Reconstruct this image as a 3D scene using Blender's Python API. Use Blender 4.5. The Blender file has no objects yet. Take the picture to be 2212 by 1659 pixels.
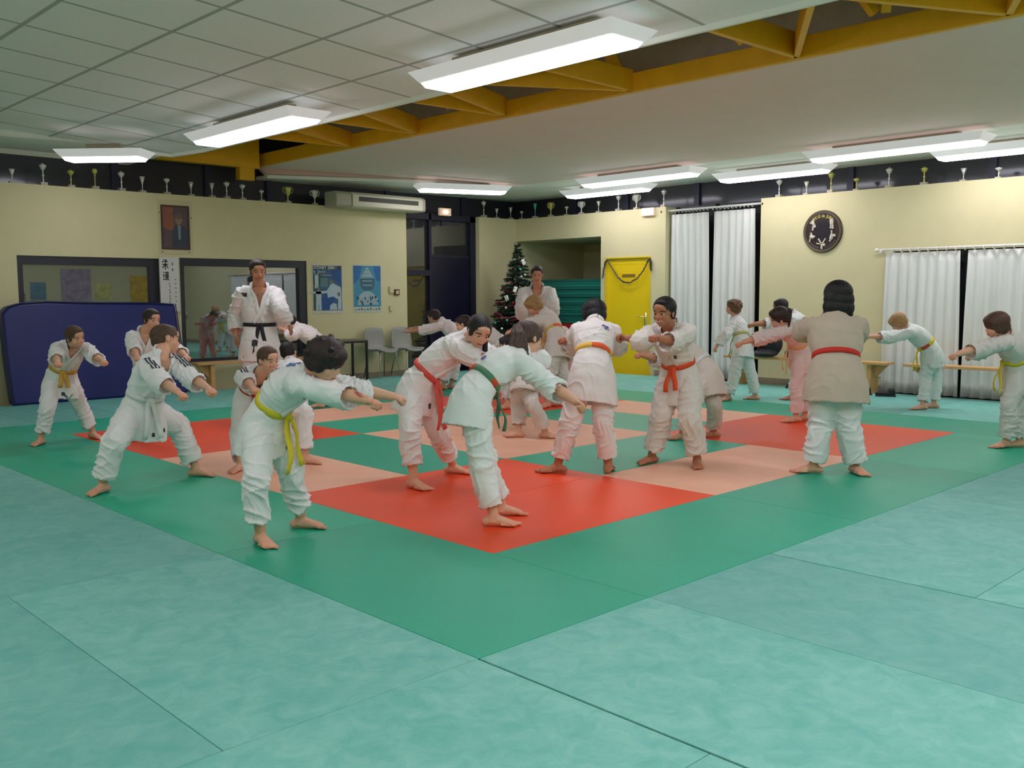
import bpy, bmesh, math, random
import numpy as np
from mathutils import Vector, Matrix, noise
from mathutils.bvhtree import BVHTree
from math import sin, cos, pi, sqrt, radians, atan2

# ------------------------------------------------------------------ camera, world, exposure
SC = bpy.context.scene
COL = SC.collection
CAM_POS = (-3.2289, -3.4904, 1.3171)
YAW, PITCH, ROLL, FPX = 0.803, 0.0934, -0.0041, 2045.27
cd = bpy.data.cameras.new('camera'); cam = bpy.data.objects.new('camera', cd); COL.objects.link(cam)
_F = Vector((cos(YAW)*cos(PITCH), sin(YAW)*cos(PITCH), -sin(PITCH)))
_R = Vector((sin(YAW), -cos(YAW), 0)); _U = _R.cross(_F)
_X = _R*cos(ROLL)+_U*sin(ROLL); _Y = -_R*sin(ROLL)+_U*cos(ROLL)
M = Matrix((_X, _Y, -_F)).transposed().to_4x4(); M.translation = CAM_POS
cam.matrix_world = M
cd.sensor_width = 36; cd.lens = 36*FPX/2212; cd.clip_start = .05; cd.clip_end = 100
SC.camera = cam
W = bpy.data.worlds.new('night'); SC.world = W; W.use_nodes = True
W.node_tree.nodes['Background'].inputs[0].default_value = (.01, .014, .03, 1)
W.node_tree.nodes['Background'].inputs[1].default_value = .25
SC.view_settings.view_transform = 'Standard'; SC.view_settings.look = 'None'
SC.view_settings.gamma = 1; SC.view_settings.use_curve_mapping = False
SC.view_settings.exposure = 1.0
try:
    SC.cycles.use_denoising = True
    SC.cycles.use_adaptive_sampling = True; SC.cycles.adaptive_threshold = .04
    SC.cycles.max_bounces = 7; SC.cycles.diffuse_bounces = 5; SC.cycles.glossy_bounces = 3
    SC.cycles.sample_clamp_indirect = 8
except Exception: pass
LAMP_POWER = 7.0       # emission of the fluorescent diffusers

# ------------------------------------------------------------------ room figures
WX, WY, X0, Y0 = 9.3, 9.36, -5.2, -5.2     # inner faces of the walls
ZT = 2.73                                   # top of the yellow walls
ZS = 3.10                                   # soffit at the walls
GX, GY = 9.68, 9.74                         # clerestory glass
def zl(x): return 3.18 - .077*(x-2.45)      # left ceiling

# ------------------------------------------------------------------ materials
MATS = {}
def srgb(r, g, b):
    f = lambda c: (c/255/12.92) if c/255 <= .04045 else ((c/255+.055)/1.055)**2.4
    return (f(r), f(g), f(b), 1)
def mat(name, col, rough=.6, metal=0, noise_amt=0, scale=8, bump=0, bscale=60, emit=None, spec=.5, tint=False, sheen=0, col2=None, rnd=None):
    if name in MATS: return MATS[name]
    m = bpy.data.materials.new(name); m.use_nodes = True
    nt = m.node_tree; N = nt.nodes; L = nt.links; b = N['Principled BSDF']
    b.inputs['Base Color'].default_value = col; b.inputs['Roughness'].default_value = rough
    b.inputs['Metallic'].default_value = metal; b.inputs['Specular IOR Level'].default_value = spec
    if sheen: b.inputs['Sheen Weight'].default_value = sheen
    tc = N.new('ShaderNodeTexCoord'); out = None
    if noise_amt or col2:
        nz = N.new('ShaderNodeTexNoise'); nz.inputs['Scale'].default_value = scale; nz.inputs['Detail'].default_value = 6
        nz.inputs['Roughness'].default_value = .65
        L.new(tc.outputs['Object'], nz.inputs['Vector'])
        rp = N.new('ShaderNodeValToRGB'); rp.color_ramp.elements[0].position = .3; rp.color_ramp.elements[1].position = .7
        c2 = col2 or tuple(min(1, c*(1+noise_amt)) for c in col[:3])+(1,)
        c1 = col if col2 else tuple(c*(1-noise_amt) for c in col[:3])+(1,)
        rp.color_ramp.elements[0].color = c1; rp.color_ramp.elements[1].color = c2
        L.new(nz.outputs['Fac'], rp.inputs['Fac']); out = rp.outputs['Color']
    if rnd:
        oi = N.new('ShaderNodeObjectInfo'); mr = N.new('ShaderNodeMapRange'); L.new(oi.outputs['Random'], mr.inputs['Value'])
        mr.inputs['To Min'].default_value = 0; mr.inputs['To Max'].default_value = rnd[1]
        mx = N.new('ShaderNodeMix'); mx.data_type = 'RGBA'; mx.inputs['B'].default_value = rnd[0]
        if out: L.new(out, mx.inputs['A'])
        else: mx.inputs['A'].default_value = col
        L.new(mr.outputs[0], mx.inputs['Factor']); out = mx.outputs['Result']
    if tint:
        at = N.new('ShaderNodeAttribute'); at.attribute_name = 'tint'
        mx = N.new('ShaderNodeMix'); mx.data_type = 'RGBA'; mx.blend_type = 'MULTIPLY'; mx.inputs['Factor'].default_value = 1
        if out: L.new(out, mx.inputs['A'])
        else: mx.inputs['A'].default_value = col
        L.new(at.outputs['Color'], mx.inputs['B']); out = mx.outputs['Result']
    if out: L.new(out, b.inputs['Base Color'])
    if bump:
        n2 = N.new('ShaderNodeTexNoise'); n2.inputs['Scale'].default_value = bscale; n2.inputs['Detail'].default_value = 4
        L.new(tc.outputs['Object'], n2.inputs['Vector'])
        bp = N.new('ShaderNodeBump'); bp.inputs['Strength'].default_value = bump; bp.inputs['Distance'].default_value = .01
        L.new(n2.outputs['Fac'], bp.inputs['Height']); L.new(bp.outputs['Normal'], b.inputs['Normal'])
    if emit:
        b.inputs['Emission Color'].default_value = emit[0]; b.inputs['Emission Strength'].default_value = emit[1]
    MATS[name] = m
    return m
def glass_pane(name, refl, base=(.004, .005, .009, 1)):
    if name in MATS: return MATS[name]
    m = bpy.data.materials.new(name); m.use_nodes = True; nt = m.node_tree; N = nt.nodes
    b = N['Principled BSDF']; b.inputs['Base Color'].default_value = base; b.inputs['Roughness'].default_value = .6
    g = N.new('ShaderNodeBsdfGlossy'); g.inputs['Roughness'].default_value = .015 if refl > .05 else .12; g.inputs['Color'].default_value = (.85, .9, .95, 1)
    mx = N.new('ShaderNodeMixShader'); mx.inputs[0].default_value = refl
    nt.links.new(b.outputs[0], mx.inputs[1]); nt.links.new(g.outputs[0], mx.inputs[2])
    nt.links.new(mx.outputs[0], N['Material Output'].inputs[0])
    MATS[name] = m
    return m
M_WALL = mat('pale_yellow_wall', srgb(208, 202, 160), .8, noise_amt=.03, scale=3, bump=.08, bscale=120)
M_CEIL = mat('white_ceiling', srgb(236, 240, 230), .85, noise_amt=.02, scale=30, bump=.05, bscale=200)
M_PANEL = mat('white_panel_pink_bounce', srgb(240, 218, 208), .85, noise_amt=.02, scale=3)  # white panel; pink bounce from the red mats is mixed into its base colour
M_OCHRE = mat('ochre_paint', srgb(232, 172, 12), .55, noise_amt=.08, scale=5)
M_DECK = mat('grey_roof_deck', srgb(228, 220, 208), .9, noise_amt=.1, scale=4)
M_DARK = mat('dark_frame', srgb(36, 38, 50), .45)
M_WHITE = mat('white_plastic', srgb(225, 225, 220), .4)
M_GREYB = mat('grey_dirty_base', srgb(150, 142, 120), .8, noise_amt=.15, scale=9)
M_CONC = mat('grey_floor', srgb(110, 112, 110), .8, noise_amt=.1)
M_WOOD = mat('pale_wood', srgb(205, 160, 105), .5, noise_amt=.12, scale=14)
M_METAL = mat('steel', srgb(190, 190, 185), .3, 1)
M_LAMP = mat('lamp_diffuser', (1, 1, 1, 1), .4, emit=((1, .92, 1, 1), LAMP_POWER))
M_BLACK = mat('black', srgb(20, 20, 22), .6)
M_CURT = mat('white_curtain', srgb(218, 222, 218), .85, noise_amt=.03, scale=2, bump=.1, bscale=180)

# ------------------------------------------------------------------ mesh helpers
def link(name, me, m=None, parent=None, smooth=False):
    o = bpy.data.objects.new(name, me); COL.objects.link(o)
    if m is not None:
        for q in (m if isinstance(m, (list, tuple)) else [m]): me.materials.append(q)
    if parent is not None: o.parent = parent
    if smooth: me.polygons.foreach_set('use_smooth', [True]*len(me.polygons))
    return o
class MB:
    def __init__(s): s.v = []; s.f = []; s.mi = []
    def add(s, vs, fs, mi=0):
        n = len(s.v); s.v += [tuple(map(float, p)) for p in vs]; s.f += [tuple(i+n for i in f) for f in fs]; s.mi += [mi]*len(fs)
        return s
    def box(s, a, b, mi=0):
        (x0, y0, z0), (x1, y1, z1) = a, b
        x0, x1 = min(x0, x1), max(x0, x1); y0, y1 = min(y0, y1), max(y0, y1); z0, z1 = min(z0, z1), max(z0, z1)
        vs = [(x0,y0,z0),(x1,y0,z0),(x1,y1,z0),(x0,y1,z0),(x0,y0,z1),(x1,y0,z1),(x1,y1,z1),(x0,y1,z1)]
        return s.add(vs, [(0,3,2,1),(4,5,6,7),(0,1,5,4),(1,2,6,5),(2,3,7,6),(3,0,4,7)], mi)
    def hexa(s, lo, hi, mi=0):      # lo, hi: 4 corners each
        return s.add(list(lo)+list(hi), [(0,3,2,1),(4,5,6,7),(0,1,5,4),(1,2,6,5),(2,3,7,6),(3,0,4,7)], mi)
    def prism(s, poly, d, mi=0):    # planar polygon (3D pts) extruded by vector d
        n = len(poly); d = Vector(d); P = [Vector(p) for p in poly]
        return s.add(P+[p+d for p in P], [tuple(range(n))[::-1], tuple(range(n, 2*n))]+[(i, (i+1) % n, n+(i+1) % n, n+i) for i in range(n)], mi)
    def beam(s, a, b, w, h, up=(0,0,1), mi=0):
        a, b = Vector(a), Vector(b); d = (b-a).normalized(); l = Vector(up).cross(d).normalized(); u = d.cross(l)
        c = [l*(w/2)*i+u*(h/2)*j for i, j in ((-1,-1),(1,-1),(1,1),(-1,1))]
        return s.hexa([a+q for q in c], [b+q for q in c], mi)
    def tube(s, pts, r, n=10, mi=0, closed=False):
        P = [Vector(p) for p in pts]; rs = r if isinstance(r, (list, tuple)) else [r]*len(P)
        vs = []; fs = []; ref = None
        for i, p in enumerate(P):
            t = (P[min(i+1, len(P)-1)]-P[max(i-1, 0)])
            t = t.normalized() if t.length > 1e-9 else Vector((0,0,1))
            if ref is None: ref = t.orthogonal().normalized()
            ref = (ref-t*ref.dot(t)).normalized(); y = t.cross(ref)
            for k in range(n):
                a = 2*pi*k/n; vs.append(p+(ref*cos(a)+y*sin(a))*rs[i])
        for i in range(len(P)-1):
            for k in range(n): fs.append((i*n+k, i*n+(k+1) % n, (i+1)*n+(k+1) % n, (i+1)*n+k))
        fs.append(tuple(range(n))[::-1]); fs.append(tuple(range((len(P)-1)*n, len(P)*n)))
        return s.add(vs, fs, mi)
    def lathe(s, prof, c=(0,0,0), n=20, mi=0):
        vs = []; fs = []
        for r, z in prof:
            for k in range(n): a = 2*pi*k/n; vs.append((c[0]+r*cos(a), c[1]+r*sin(a), c[2]+z))
        for i in range(len(prof)-1):
            for k in range(n): fs.append((i*n+k, i*n+(k+1) % n, (i+1)*n+(k+1) % n, (i+1)*n+k))
        fs.append(tuple(range(n))[::-1]); fs.append(tuple(range((len(prof)-1)*n, len(prof)*n)))
        return s.add(vs, fs, mi)
    def ball(s, c, r, n=12, m=8, mi=0, ax=None):
        r = r if isinstance(r, (list, tuple)) else (r, r, r); c = Vector(c)
        A = ax or (Vector((1,0,0)), Vector((0,1,0)), Vector((0,0,1)))
        vs = [c-A[2]*r[2]]; fs = []
        for j in range(1, m):
            t = pi*j/m
            for k in range(n):
                a = 2*pi*k/n; vs.append(c+A[0]*(r[0]*sin(t)*cos(a))+A[1]*(r[1]*sin(t)*sin(a))-A[2]*(r[2]*cos(t)))
        vs.append(c+A[2]*r[2]); e = len(vs)-1
        for k in range(n): fs.append((0, 1+(k+1) % n, 1+k))
        for j in range(m-2):
            for k in range(n): a0 = 1+j*n; fs.append((a0+k, a0+(k+1) % n, a0+n+(k+1) % n, a0+n+k))
        for k in range(n): a0 = 1+(m-2)*n; fs.append((a0+k, a0+(k+1) % n, e))
        return s.add(vs, fs, mi)
    def mesh(s, name='m'):
        me = bpy.data.meshes.new(name); me.from_pydata(s.v, [], s.f)
        me.polygons.foreach_set('material_index', s.mi); me.validate(); me.update(); return me
    def build(s, name, m, parent=None, smooth=False, bevel=0, loc=None):
        me = s.mesh(name)
        if loc is not None:      # origin at loc
            me.transform(Matrix.Translation(-Vector(loc)))
        o = link(name, me, m, parent, smooth)
        if loc is not None: o.location = loc
        if bevel:
            bv = o.modifiers.new('bevel', 'BEVEL'); bv.width = bevel; bv.segments = 2; bv.limit_method = 'ANGLE'
        return o
def tag(o, label, cat, group=None, kind=None):
    o['label'] = label; o['category'] = cat
    if group: o['group'] = group
    if kind: o['kind'] = kind
    return o
def thing(name, label, cat, loc=(0,0,0), group=None, rz=0):
    o = bpy.data.objects.new(name, None); o.empty_display_size = .1; COL.objects.link(o); o.location = loc; o.rotation_euler = (0,0,rz)
    return tag(o, label, cat, group)
def struct(o): o['kind'] = 'structure'; return o
def copy_tree(o, parent=None):
    c = o.copy(); COL.objects.link(c)
    if parent is not None: c.parent = parent
    for ch in [q for q in COL.objects if q.parent == o]: copy_tree(ch, c)
    return c
def text_mesh(body, size, m, name='lettering', parent=None, loc=(0,0,0), right=(1,0,0), up=(0,0,1), bold=0, width=None):
    cu = bpy.data.curves.new('t', 'FONT'); cu.body = body; cu.size = size; cu.extrude = .0015; cu.offset = bold; cu.resolution_u = 3
    cu.align_x = 'CENTER'; cu.align_y = 'CENTER'
    o = bpy.data.objects.new('t', cu); COL.objects.link(o)
    dg = bpy.context.evaluated_depsgraph_get(); dg.update()
    me = bpy.data.meshes.new_from_object(o.evaluated_get(dg)); bpy.data.objects.remove(o)
    r = Vector(right).normalized(); u = Vector(up).normalized(); n = r.cross(u)
    if width and me.vertices:
        xs = [v.co.x for v in me.vertices]; s = width/(max(xs)-min(xs)); me.transform(Matrix.Diagonal((s, 1, 1, 1)))
    me.transform(Matrix((r, u, n)).transposed().to_4x4())
    me.materials.clear()
    ob = link(name, me, m, parent); ob.location = loc
    return ob

# ------------------------------------------------------------------ floor and judo mats
b = MB(); b.box((X0-.3, Y0-.3, -.2), (GX+2.2, GY+1.2, -.04)); struct(b.build('floor', M_CONC))
M_TEAL = mat('teal_mat', srgb(96, 180, 168), .55, scale=9, col2=srgb(136, 202, 190), bump=.25, bscale=260, rnd=(srgb(74, 140, 140), .45))
M_TEAL.node_tree.nodes['Noise Texture'].inputs['Distortion'].default_value = .6
M_GREEN = mat('green_mat', srgb(12, 178, 142), .42, noise_amt=.06, scale=3, bump=.2, bscale=260, rnd=(srgb(20, 130, 112), .35))
M_RED = mat('red_mat', srgb(240, 74, 30), .42, noise_amt=.04, scale=2, bump=.2, bscale=260)
M_PINK = mat('salmon_mat', srgb(236, 172, 142), .5, scale=3, col2=srgb(242, 188, 158), bump=.25, bscale=260)
def judo_mat(u0, u1, v0, v1, m, label, group=None, t=0.0):
    G = .0012; wide = v1 <= -1 and v0 < -1; b = MB()      # a few joints stand open
    b.box((u0+(.005 if wide and u0 in (1, -1) else G), v0+G, -.04), (u1-(.005 if wide and u1 in (1, -1) else G), v1-G, t))
    o = b.build('judo_mat', m, bevel=.0025, loc=((u0+u1)/2, (v0+v1)/2, -.04)); tag(o, label, 'judo mat', group); return o
def region(u, v): return None
corner = {(0,0): 'nearest the camera', (4,0): 'in the right corner', (0,4): 'in the left corner', (4,4): 'in the far corner'}
for (cu_, cv), where in corner.items():
    judo_mat(cu_, cu_+2, cv, cv+1, M_RED, f'red judo mat of the square {where}, its right half', None)
    judo_mat(cu_, cu_+2, cv+1, cv+2, M_RED, f'red judo mat of the square {where}, its left half', None)
judo_mat(2, 4, 0, 1, M_PINK, 'salmon pink judo mat between the near and right red squares')
judo_mat(2, 4, 1, 2, M_GREEN, 'green judo mat inside the square under the orange-belted smiling boy')
judo_mat(0, 1, 2, 4, M_PINK, 'salmon pink judo mat between the near and left red squares')
judo_mat(1, 2, 2, 4, M_GREEN, 'green judo mat inside the square behind the pink-belted girl')
judo_mat(2, 4, 5, 6, M_PINK, 'salmon pink judo mat between the left and far red squares')
judo_mat(2, 4, 4, 5, M_GREEN, 'green judo mat inside the square on the side of the left wall')
judo_mat(5, 6, 2, 4, M_PINK, 'salmon pink judo mat between the right and far red squares')
judo_mat(4, 5, 2, 4, M_GREEN, 'green judo mat inside the square on the side of the white curtains')
judo_mat(2, 4, 2, 3, M_PINK, 'salmon pink judo mat of the centre square, nearer the camera')
judo_mat(2, 4, 3, 4, M_PINK, 'salmon pink judo mat of the centre square, farther from the camera')
sides = [('near left', [(-1,0,-1,1),(-1,0,1,3),(-1,0,3,5),(-1,0,5,7)]), ('near right', [(0,2,-1,0),(2,4,-1,0),(4,6,-1,0)]),
         ('far right', [(6,7,-1,1),(6,7,1,3),(6,7,3,5),(6,7,5,7)]), ('far left', [(0,2,6,7),(2,4,6,7),(4,6,6,7)])]
num = ['first', 'second', 'third', 'last']
for nm, rs in sides:
    for i, r in enumerate(rs):
        judo_mat(*r, M_GREEN, f'{num[i] if i < len(rs)-1 else "last"} green border mat along the {nm} side of the square')
teal = []
for k in range(-5, 9): teal.append((7, 9.1, k, k+1))
for u in range(-5, 7): teal.append((u, u+1, 7, 9.05))
for k in range(1, 7): teal.append((-3, -1, k, k+1)); teal.append((-5, -3, k, k+1))
for u in (-2, -3, -4, -5): teal.append((u, u+1, -1, 1))
for u in (-1, 0): teal.append((u, u+1, -3, -1))
for u in (1, 3, 5):
    teal.append((u, u+2, -2, -1)); teal.append((u, u+2, -3, -2))
for v in (-2, -3):
    teal.append((-3, -1, v, v+1)); teal.append((-5, -3, v, v+1))
for u in range(-5, 7, 2):
    for v in (-4, -5): teal.append((u, min(u+2, 7), v, v+1))
for r in teal:
    u, v = (r[0]+r[1])/2, (r[2]+r[3])/2
    if u >= 7: w = 'along the wall with the white curtains'
    elif v >= 7: w = 'along the wall with the interior windows'
    elif u < -1: w = 'on the near left of the green border'
    else: w = 'on the near right of the green border'
    judo_mat(*r, M_TEAL, 'pale teal marbled judo mat '+w, 'pale teal judo mats '+w)

# ------------------------------------------------------------------ walls
def wall_with_holes(name, axis, pos, thick, a0, a1, z0, z1, holes, m):
    """wall at axis=pos (inner face), extending outward by thick; holes: (a0,a1,z0,z1)"""
    b = MB(); xs = sorted({a0, a1}|{h[0] for h in holes}|{h[1] for h in holes}); zs = sorted({z0, z1}|{h[2] for h in holes}|{h[3] for h in holes})
    for i in range(len(xs)-1):
        j = 0
        while j < len(zs)-1:
            inside = lambda jj: any(h[0] <= (xs[i]+xs[i+1])/2 <= h[1] and h[2] <= (zs[jj]+zs[jj+1])/2 <= h[3] for h in holes)
            if inside(j): j += 1; continue
            k = j
            while k+1 < len(zs)-1 and not inside(k+1): k += 1
            p, q = (xs[i], zs[j]), (xs[i+1], zs[k+1])
            if axis == 'x': b.box((pos, p[0], p[1]), (pos+thick, q[0], q[1]))
            else: b.box((p[0], pos, p[1]), (q[0], pos+thick, q[1]))
            j = k+1
    o = b.build(name, m)
    bm = bmesh.new(); bm.from_mesh(o.data); bmesh.ops.remove_doubles(bm, verts=bm.verts, dist=1e-5); bm.to_mesh(o.data); bm.free()
    return struct(o)
ALC = (7.27, WY, -.04, 2.32); BAY = (4.16, 5.90, -.04, ZT); RW = (-1.6, 2.16, -.04, 1.88)
wall_with_holes('wall_right', 'x', WX, .3, Y0-.3, WY, -.04, ZT, [ALC, BAY, RW, (6.19, 7.17, -.04, 1.95)], M_WALL)
W1 = (.60, 2.42, .40, 1.84); W2 = (2.71, 4.76, .38, 1.86); GD = (6.71, 8.37, -.04, ZT)
wall_with_holes('wall_left', 'y', WY, .3, X0-.3, WX+.3, -.04, ZT, [W1, W2, GD], M_WALL)
b = MB(); b.box((X0-.3, Y0-.3, -.04), (GX, Y0, 3.8)); struct(b.build('wall_back', M_WALL))
b = MB(); b.box((X0-.3, Y0, -.04), (X0, GY, 3.8)); struct(b.build('wall_near', M_WALL))
b = MB(); b.box((WX-.012, Y0, -.04), (WX, RW[0], .08)); b.box((WX-.012, RW[1], -.04), (WX, BAY[0], .08)); b.box((WX-.012, BAY[1], -.04), (WX, 6.1, .08))
struct(b.build('baseboard_right', M_GREYB))
b = MB(); b.box((4.85, WY-.012, -.04), (6.69, WY, .06)); struct(b.build('baseboard_left', M_GREYB))
# clerestory glass strips above the walls
M_CL = glass_pane('clerestory_glass', .02, srgb(34, 36, 46))
M_CLF = mat('clerestory_frame', srgb(30, 33, 62), .5)
w = thing('window_1', 'x', 'x'); del w['label']; del w['category']; struct(w)
b = MB(); b.box((GX, Y0, ZT-.02), (GX+.03, GY, ZS+.05)); b.build('pane', M_CL, w)
b = MB()
for y in (-3.6, -1.7, 1.05, 2.95, 4.13, 5.55, 7.0, 8.2): b.box((GX-.04, y-.05, ZT), (GX, y+.05, ZS+.02))
b.build('mullion', M_CLF, w)
w = thing('window_2', 'x', 'x'); del w['label']; del w['category']; struct(w)
b = MB(); b.box((X0, GY, ZT-.02), (GX, GY+.03, 3.75)); b.build('pane', M_CL, w)
b = MB()
for x in (-2.6, -.7, .35, 2.0, 3.35, 4.35, 6.6, 8.3): b.box((x-.05, GY-.04, ZT), (x+.05, GY, ZS+.2))
b.build('mullion', M_CLF, w)
# bay window and right window glass
def window(n, parts):
    w = thing(n, 'x', 'x'); del w['label']; del w['category']; struct(w)
    for nm, b, m in parts: b.build(nm, m, w)
    return w
M_NIGHT = glass_pane('night_glass', .06, (.004, .004, .008, 1))
p = MB().box((GX-.05, BAY[0]-.1, -.04), (GX-.02, BAY[1]+.1, ZT)); f = MB()
for y in (BAY[0]+.03, 5.1, BAY[1]-.03): f.box((GX-.1, y-.04, -.04), (GX-.05, y+.04, ZT))
f.box((GX-.1, BAY[0], ZT-.07), (GX-.05, BAY[1], ZT)); window('window_3', [('pane', p, M_NIGHT), ('window_frame', f, M_DARK)])
p = MB().box((WX+.16, RW[0], -.04), (WX+.19, RW[1], RW[3])); f = MB()
for y in (RW[0]+.03, .3, 1.2, RW[1]-.03): f.box((WX+.1, y-.04, -.04), (WX+.16, y+.04, RW[3]))
window('window_4', [('pane', p, M_NIGHT), ('window_frame', f, M_DARK)])
# interior windows in the left wall, the hall mirrored in them
M_MIR = glass_pane('interior_glass', .34, (.008, .009, .012, 1))
for n, (x0, x1, z0, z1) in (('window_5', W1), ('window_6', W2)):
    p = MB().box((x0, WY+.07, z0), (x1, WY+.09, z1)); f = MB(); t = .09
    f.box((x0, WY+.02, z1-.11), (x1, WY+.07, z1)); f.box((x0, WY+.02, z0), (x1, WY+.07, z0+.05))
    f.box((x0, WY+.02, z0+.05), (x0+.07, WY+.07, z1-.11)); f.box((x1-.13, WY+.02, z0+.05), (x1, WY+.07, z1-.11))
    window(n, [('pane', p, M_MIR), ('window_frame', f, M_DARK)])
# glazed passage beside the corner
M_PAS = glass_pane('passage_glass', .10, (.003, .003, .007, 1))
p = MB().box((GD[0], WY+.17, -.04), (GD[1], WY+.19, ZT)); f = MB()
M_NAVY = mat('navy_frame', srgb(16, 18, 42), .5)
for a in (GD[0], 7.29, GD[1]-.13): f.box((a, WY+.1, -.04), (a+(.05 if a < 8 else .13), WY+.17, ZT))
f.box((GD[0], WY+.1, 1.66), (7.29, WY+.17, 1.76)); f.box((7.34, WY+.12, 1.98), (8.24, WY+.17, 2.03)); f.box((GD[0], WY+.1, ZT-.1), (GD[1], WY+.17, ZT-.0))
window('door_1', [('pane', p, M_PAS), ('door_frame', f, M_NAVY)])
b = MB(); b.box((7.34, WY+.13, -.03), (8.24, WY+.168, 1.98)); struct(b.build('door_2', mat('dark_blue_door', srgb(16, 18, 42), .35)))
# alcove box
b = MB(); AX = 11.2
b.box((AX, 7.1, -.04), (AX+.1, WY+.1, 2.5)); b.box((WX+.3, WY, -.04), (AX, WY+.1, 2.5)); b.box((WX+.3, 7.17, -.04), (AX, 7.27, 2.5)); b.box((WX+.3, 7.17, 2.32), (AX, WY+.1, 2.42))
struct(b.build('wall_alcove', M_WALL))

# ------------------------------------------------------------------ ceilings
def tile_mat():
    m = bpy.data.materials.new('ceiling_tiles'); m.use_nodes = True; nt = m.node_tree; N = nt.nodes; L = nt.links
    b = N['Principled BSDF']; b.inputs['Roughness'].default_value = .9
    g = N.new('ShaderNodeNewGeometry'); sp = N.new('ShaderNodeSeparateXYZ'); L.new(g.outputs['Position'], sp.inputs[0])
    masks = []
    for ax, off, per in (('X', .955, .825), ('Y', 2.93, .825)):
        a = N.new('ShaderNodeMath'); a.operation = 'SUBTRACT'; L.new(sp.outputs[ax], a.inputs[0]); a.inputs[1].default_value = off
        d = N.new('ShaderNodeMath'); d.operation = 'PINGPONG'; L.new(a.outputs[0], d.inputs[0]); d.inputs[1].default_value = per/2
        c = N.new('ShaderNodeMapRange'); L.new(d.outputs[0], c.inputs['Value'])
        c.inputs['From Min'].default_value = .013; c.inputs['From Max'].default_value = .022; masks.append(c.outputs[0])
    mn = N.new('ShaderNodeMath'); mn.operation = 'MINIMUM'; L.new(masks[0], mn.inputs[0]); L.new(masks[1], mn.inputs[1])
    nz = N.new('ShaderNodeTexNoise'); nz.inputs['Scale'].default_value = 60; nz.inputs['Detail'].default_value = 8; L.new(g.outputs['Position'], nz.inputs['Vector'])
    rp = N.new('ShaderNodeValToRGB'); rp.color_ramp.elements[0].color = srgb(236, 236, 234); rp.color_ramp.elements[1].color = srgb(250, 250, 248)
    L.new(nz.outputs['Fac'], rp.inputs[0])
    mx = N.new('ShaderNodeMix'); mx.data_type = 'RGBA'; mx.inputs['A'].default_value = srgb(176, 180, 172); L.new(mn.outputs[0], mx.inputs['Factor']); L.new(rp.outputs[0], mx.inputs['B'])
    L.new(mx.outputs['Result'], b.inputs['Base Color'])
    return m
M_TILE = tile_mat()
E1, E2, E3, E4 = (2.45, 8.05), (2.36, 8.75), (1.95, 8.95), (1.0, 9.08)
poly = [(X0, Y0), (2.45, Y0), E1, E2, E3, E4, (X0, 9.08)]
b = MB(); b.prism([(x, y, zl(x)) for x, y in poly][::-1], (0, 0, .1)); struct(b.build('ceiling', [M_TILE]))
b = MB()   # rounded pale edge of the tile field and its strip down to the glass
for p, q in (((2.45, Y0), E1), (E1, E2), (E2, E3)): b.beam((p[0]+.015, p[1], zl(p[0])+.02), (q[0]+.015, q[1], zl(q[0])+.02), .03, .12)
struct(b.build('trim_1', M_CEIL))
b = MB(); lo = [(X0, 9.08, zl(X0)), (1.0, 9.08, zl(1.0)), (1.95, 8.95, zl(1.95)), (2.36, 8.75, zl(2.36)), (2.2, GY, ZS+.03), (X0, GY, ZS+.03)]
b.add(lo+[(x, y, z+.05) for x, y, z in lo], [(5,4,3,2,1,0),(6,7,8,9,10,11),(0,1,7,6),(1,2,8,7),(2,3,9,8),(3,4,10,9),(4,5,11,10)]); struct(b.build('ceiling_soffit_left', M_CEIL))
A, B_, C_ = (7.75, 7.78), (4.2, 9.5), (4.15, GY)
b = MB(); b.prism([(A[0], Y0, ZS), (GX, Y0, ZS), (GX, GY, ZS), (A[0], A[1], ZS)], (0, 0, .05)); struct(b.build('ceiling_soffit_right', M_CEIL))
b = MB(); b.prism([(A[0], A[1], ZS), (GX, GY, ZS), (C_[0], GY, ZS-.02), (B_[0], B_[1], ZS-.01)], (0, 0, .05)); struct(b.build('ceiling_soffit_far', M_CEIL))
b = MB(); n = 14; vs = []; fs = []
top = (4.15, 3.26)
for i in range(2):
    for k in range(2): pass
b.add([(A[0], Y0, ZS-.002), (A[0], A[1], ZS-.002), (top[0], GY-.02, top[1]), (top[0], Y0, top[1]), (B_[0], B_[1], ZS-.012),
       (A[0], Y0, ZS+.05), (A[0], A[1], ZS+.05), (top[0], GY-.02, top[1]+.04), (top[0], Y0, top[1]+.04), (B_[0], B_[1], ZS+.05)],
      [(3,2,1,0),(1,2,4),(8,5,6,7),(6,9,7),(3,0,5,8),(3,8,7,2),(2,7,9,4)]); struct(b.build('ceiling_panel', M_PANEL))
# void above: roof deck, end walls
b = MB(); b.box((X0, Y0, 4.35), (GX, GY+.1, 4.45)); struct(b.build('roof_deck', M_DECK))
b = MB(); b.box((1.6, 9.36, 3.20), (4.0, 9.5, 4.35)); struct(b.build('trim_2', M_OCHRE))
b = MB()
for y in [Y0+.35+.6*i for i in range(25)]: b.box((2.0, y, 4.29), (5.0, y+.05, 4.35))
struct(b.build('trim_3', M_DECK))
b = MB(); b.box((1.9, Y0, 3.35), (1.95, GY, 4.35)); b.box((5.0, Y0, 3.35), (5.05, GY, 4.35)); struct(b.build('wall_void', M_DECK))
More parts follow.
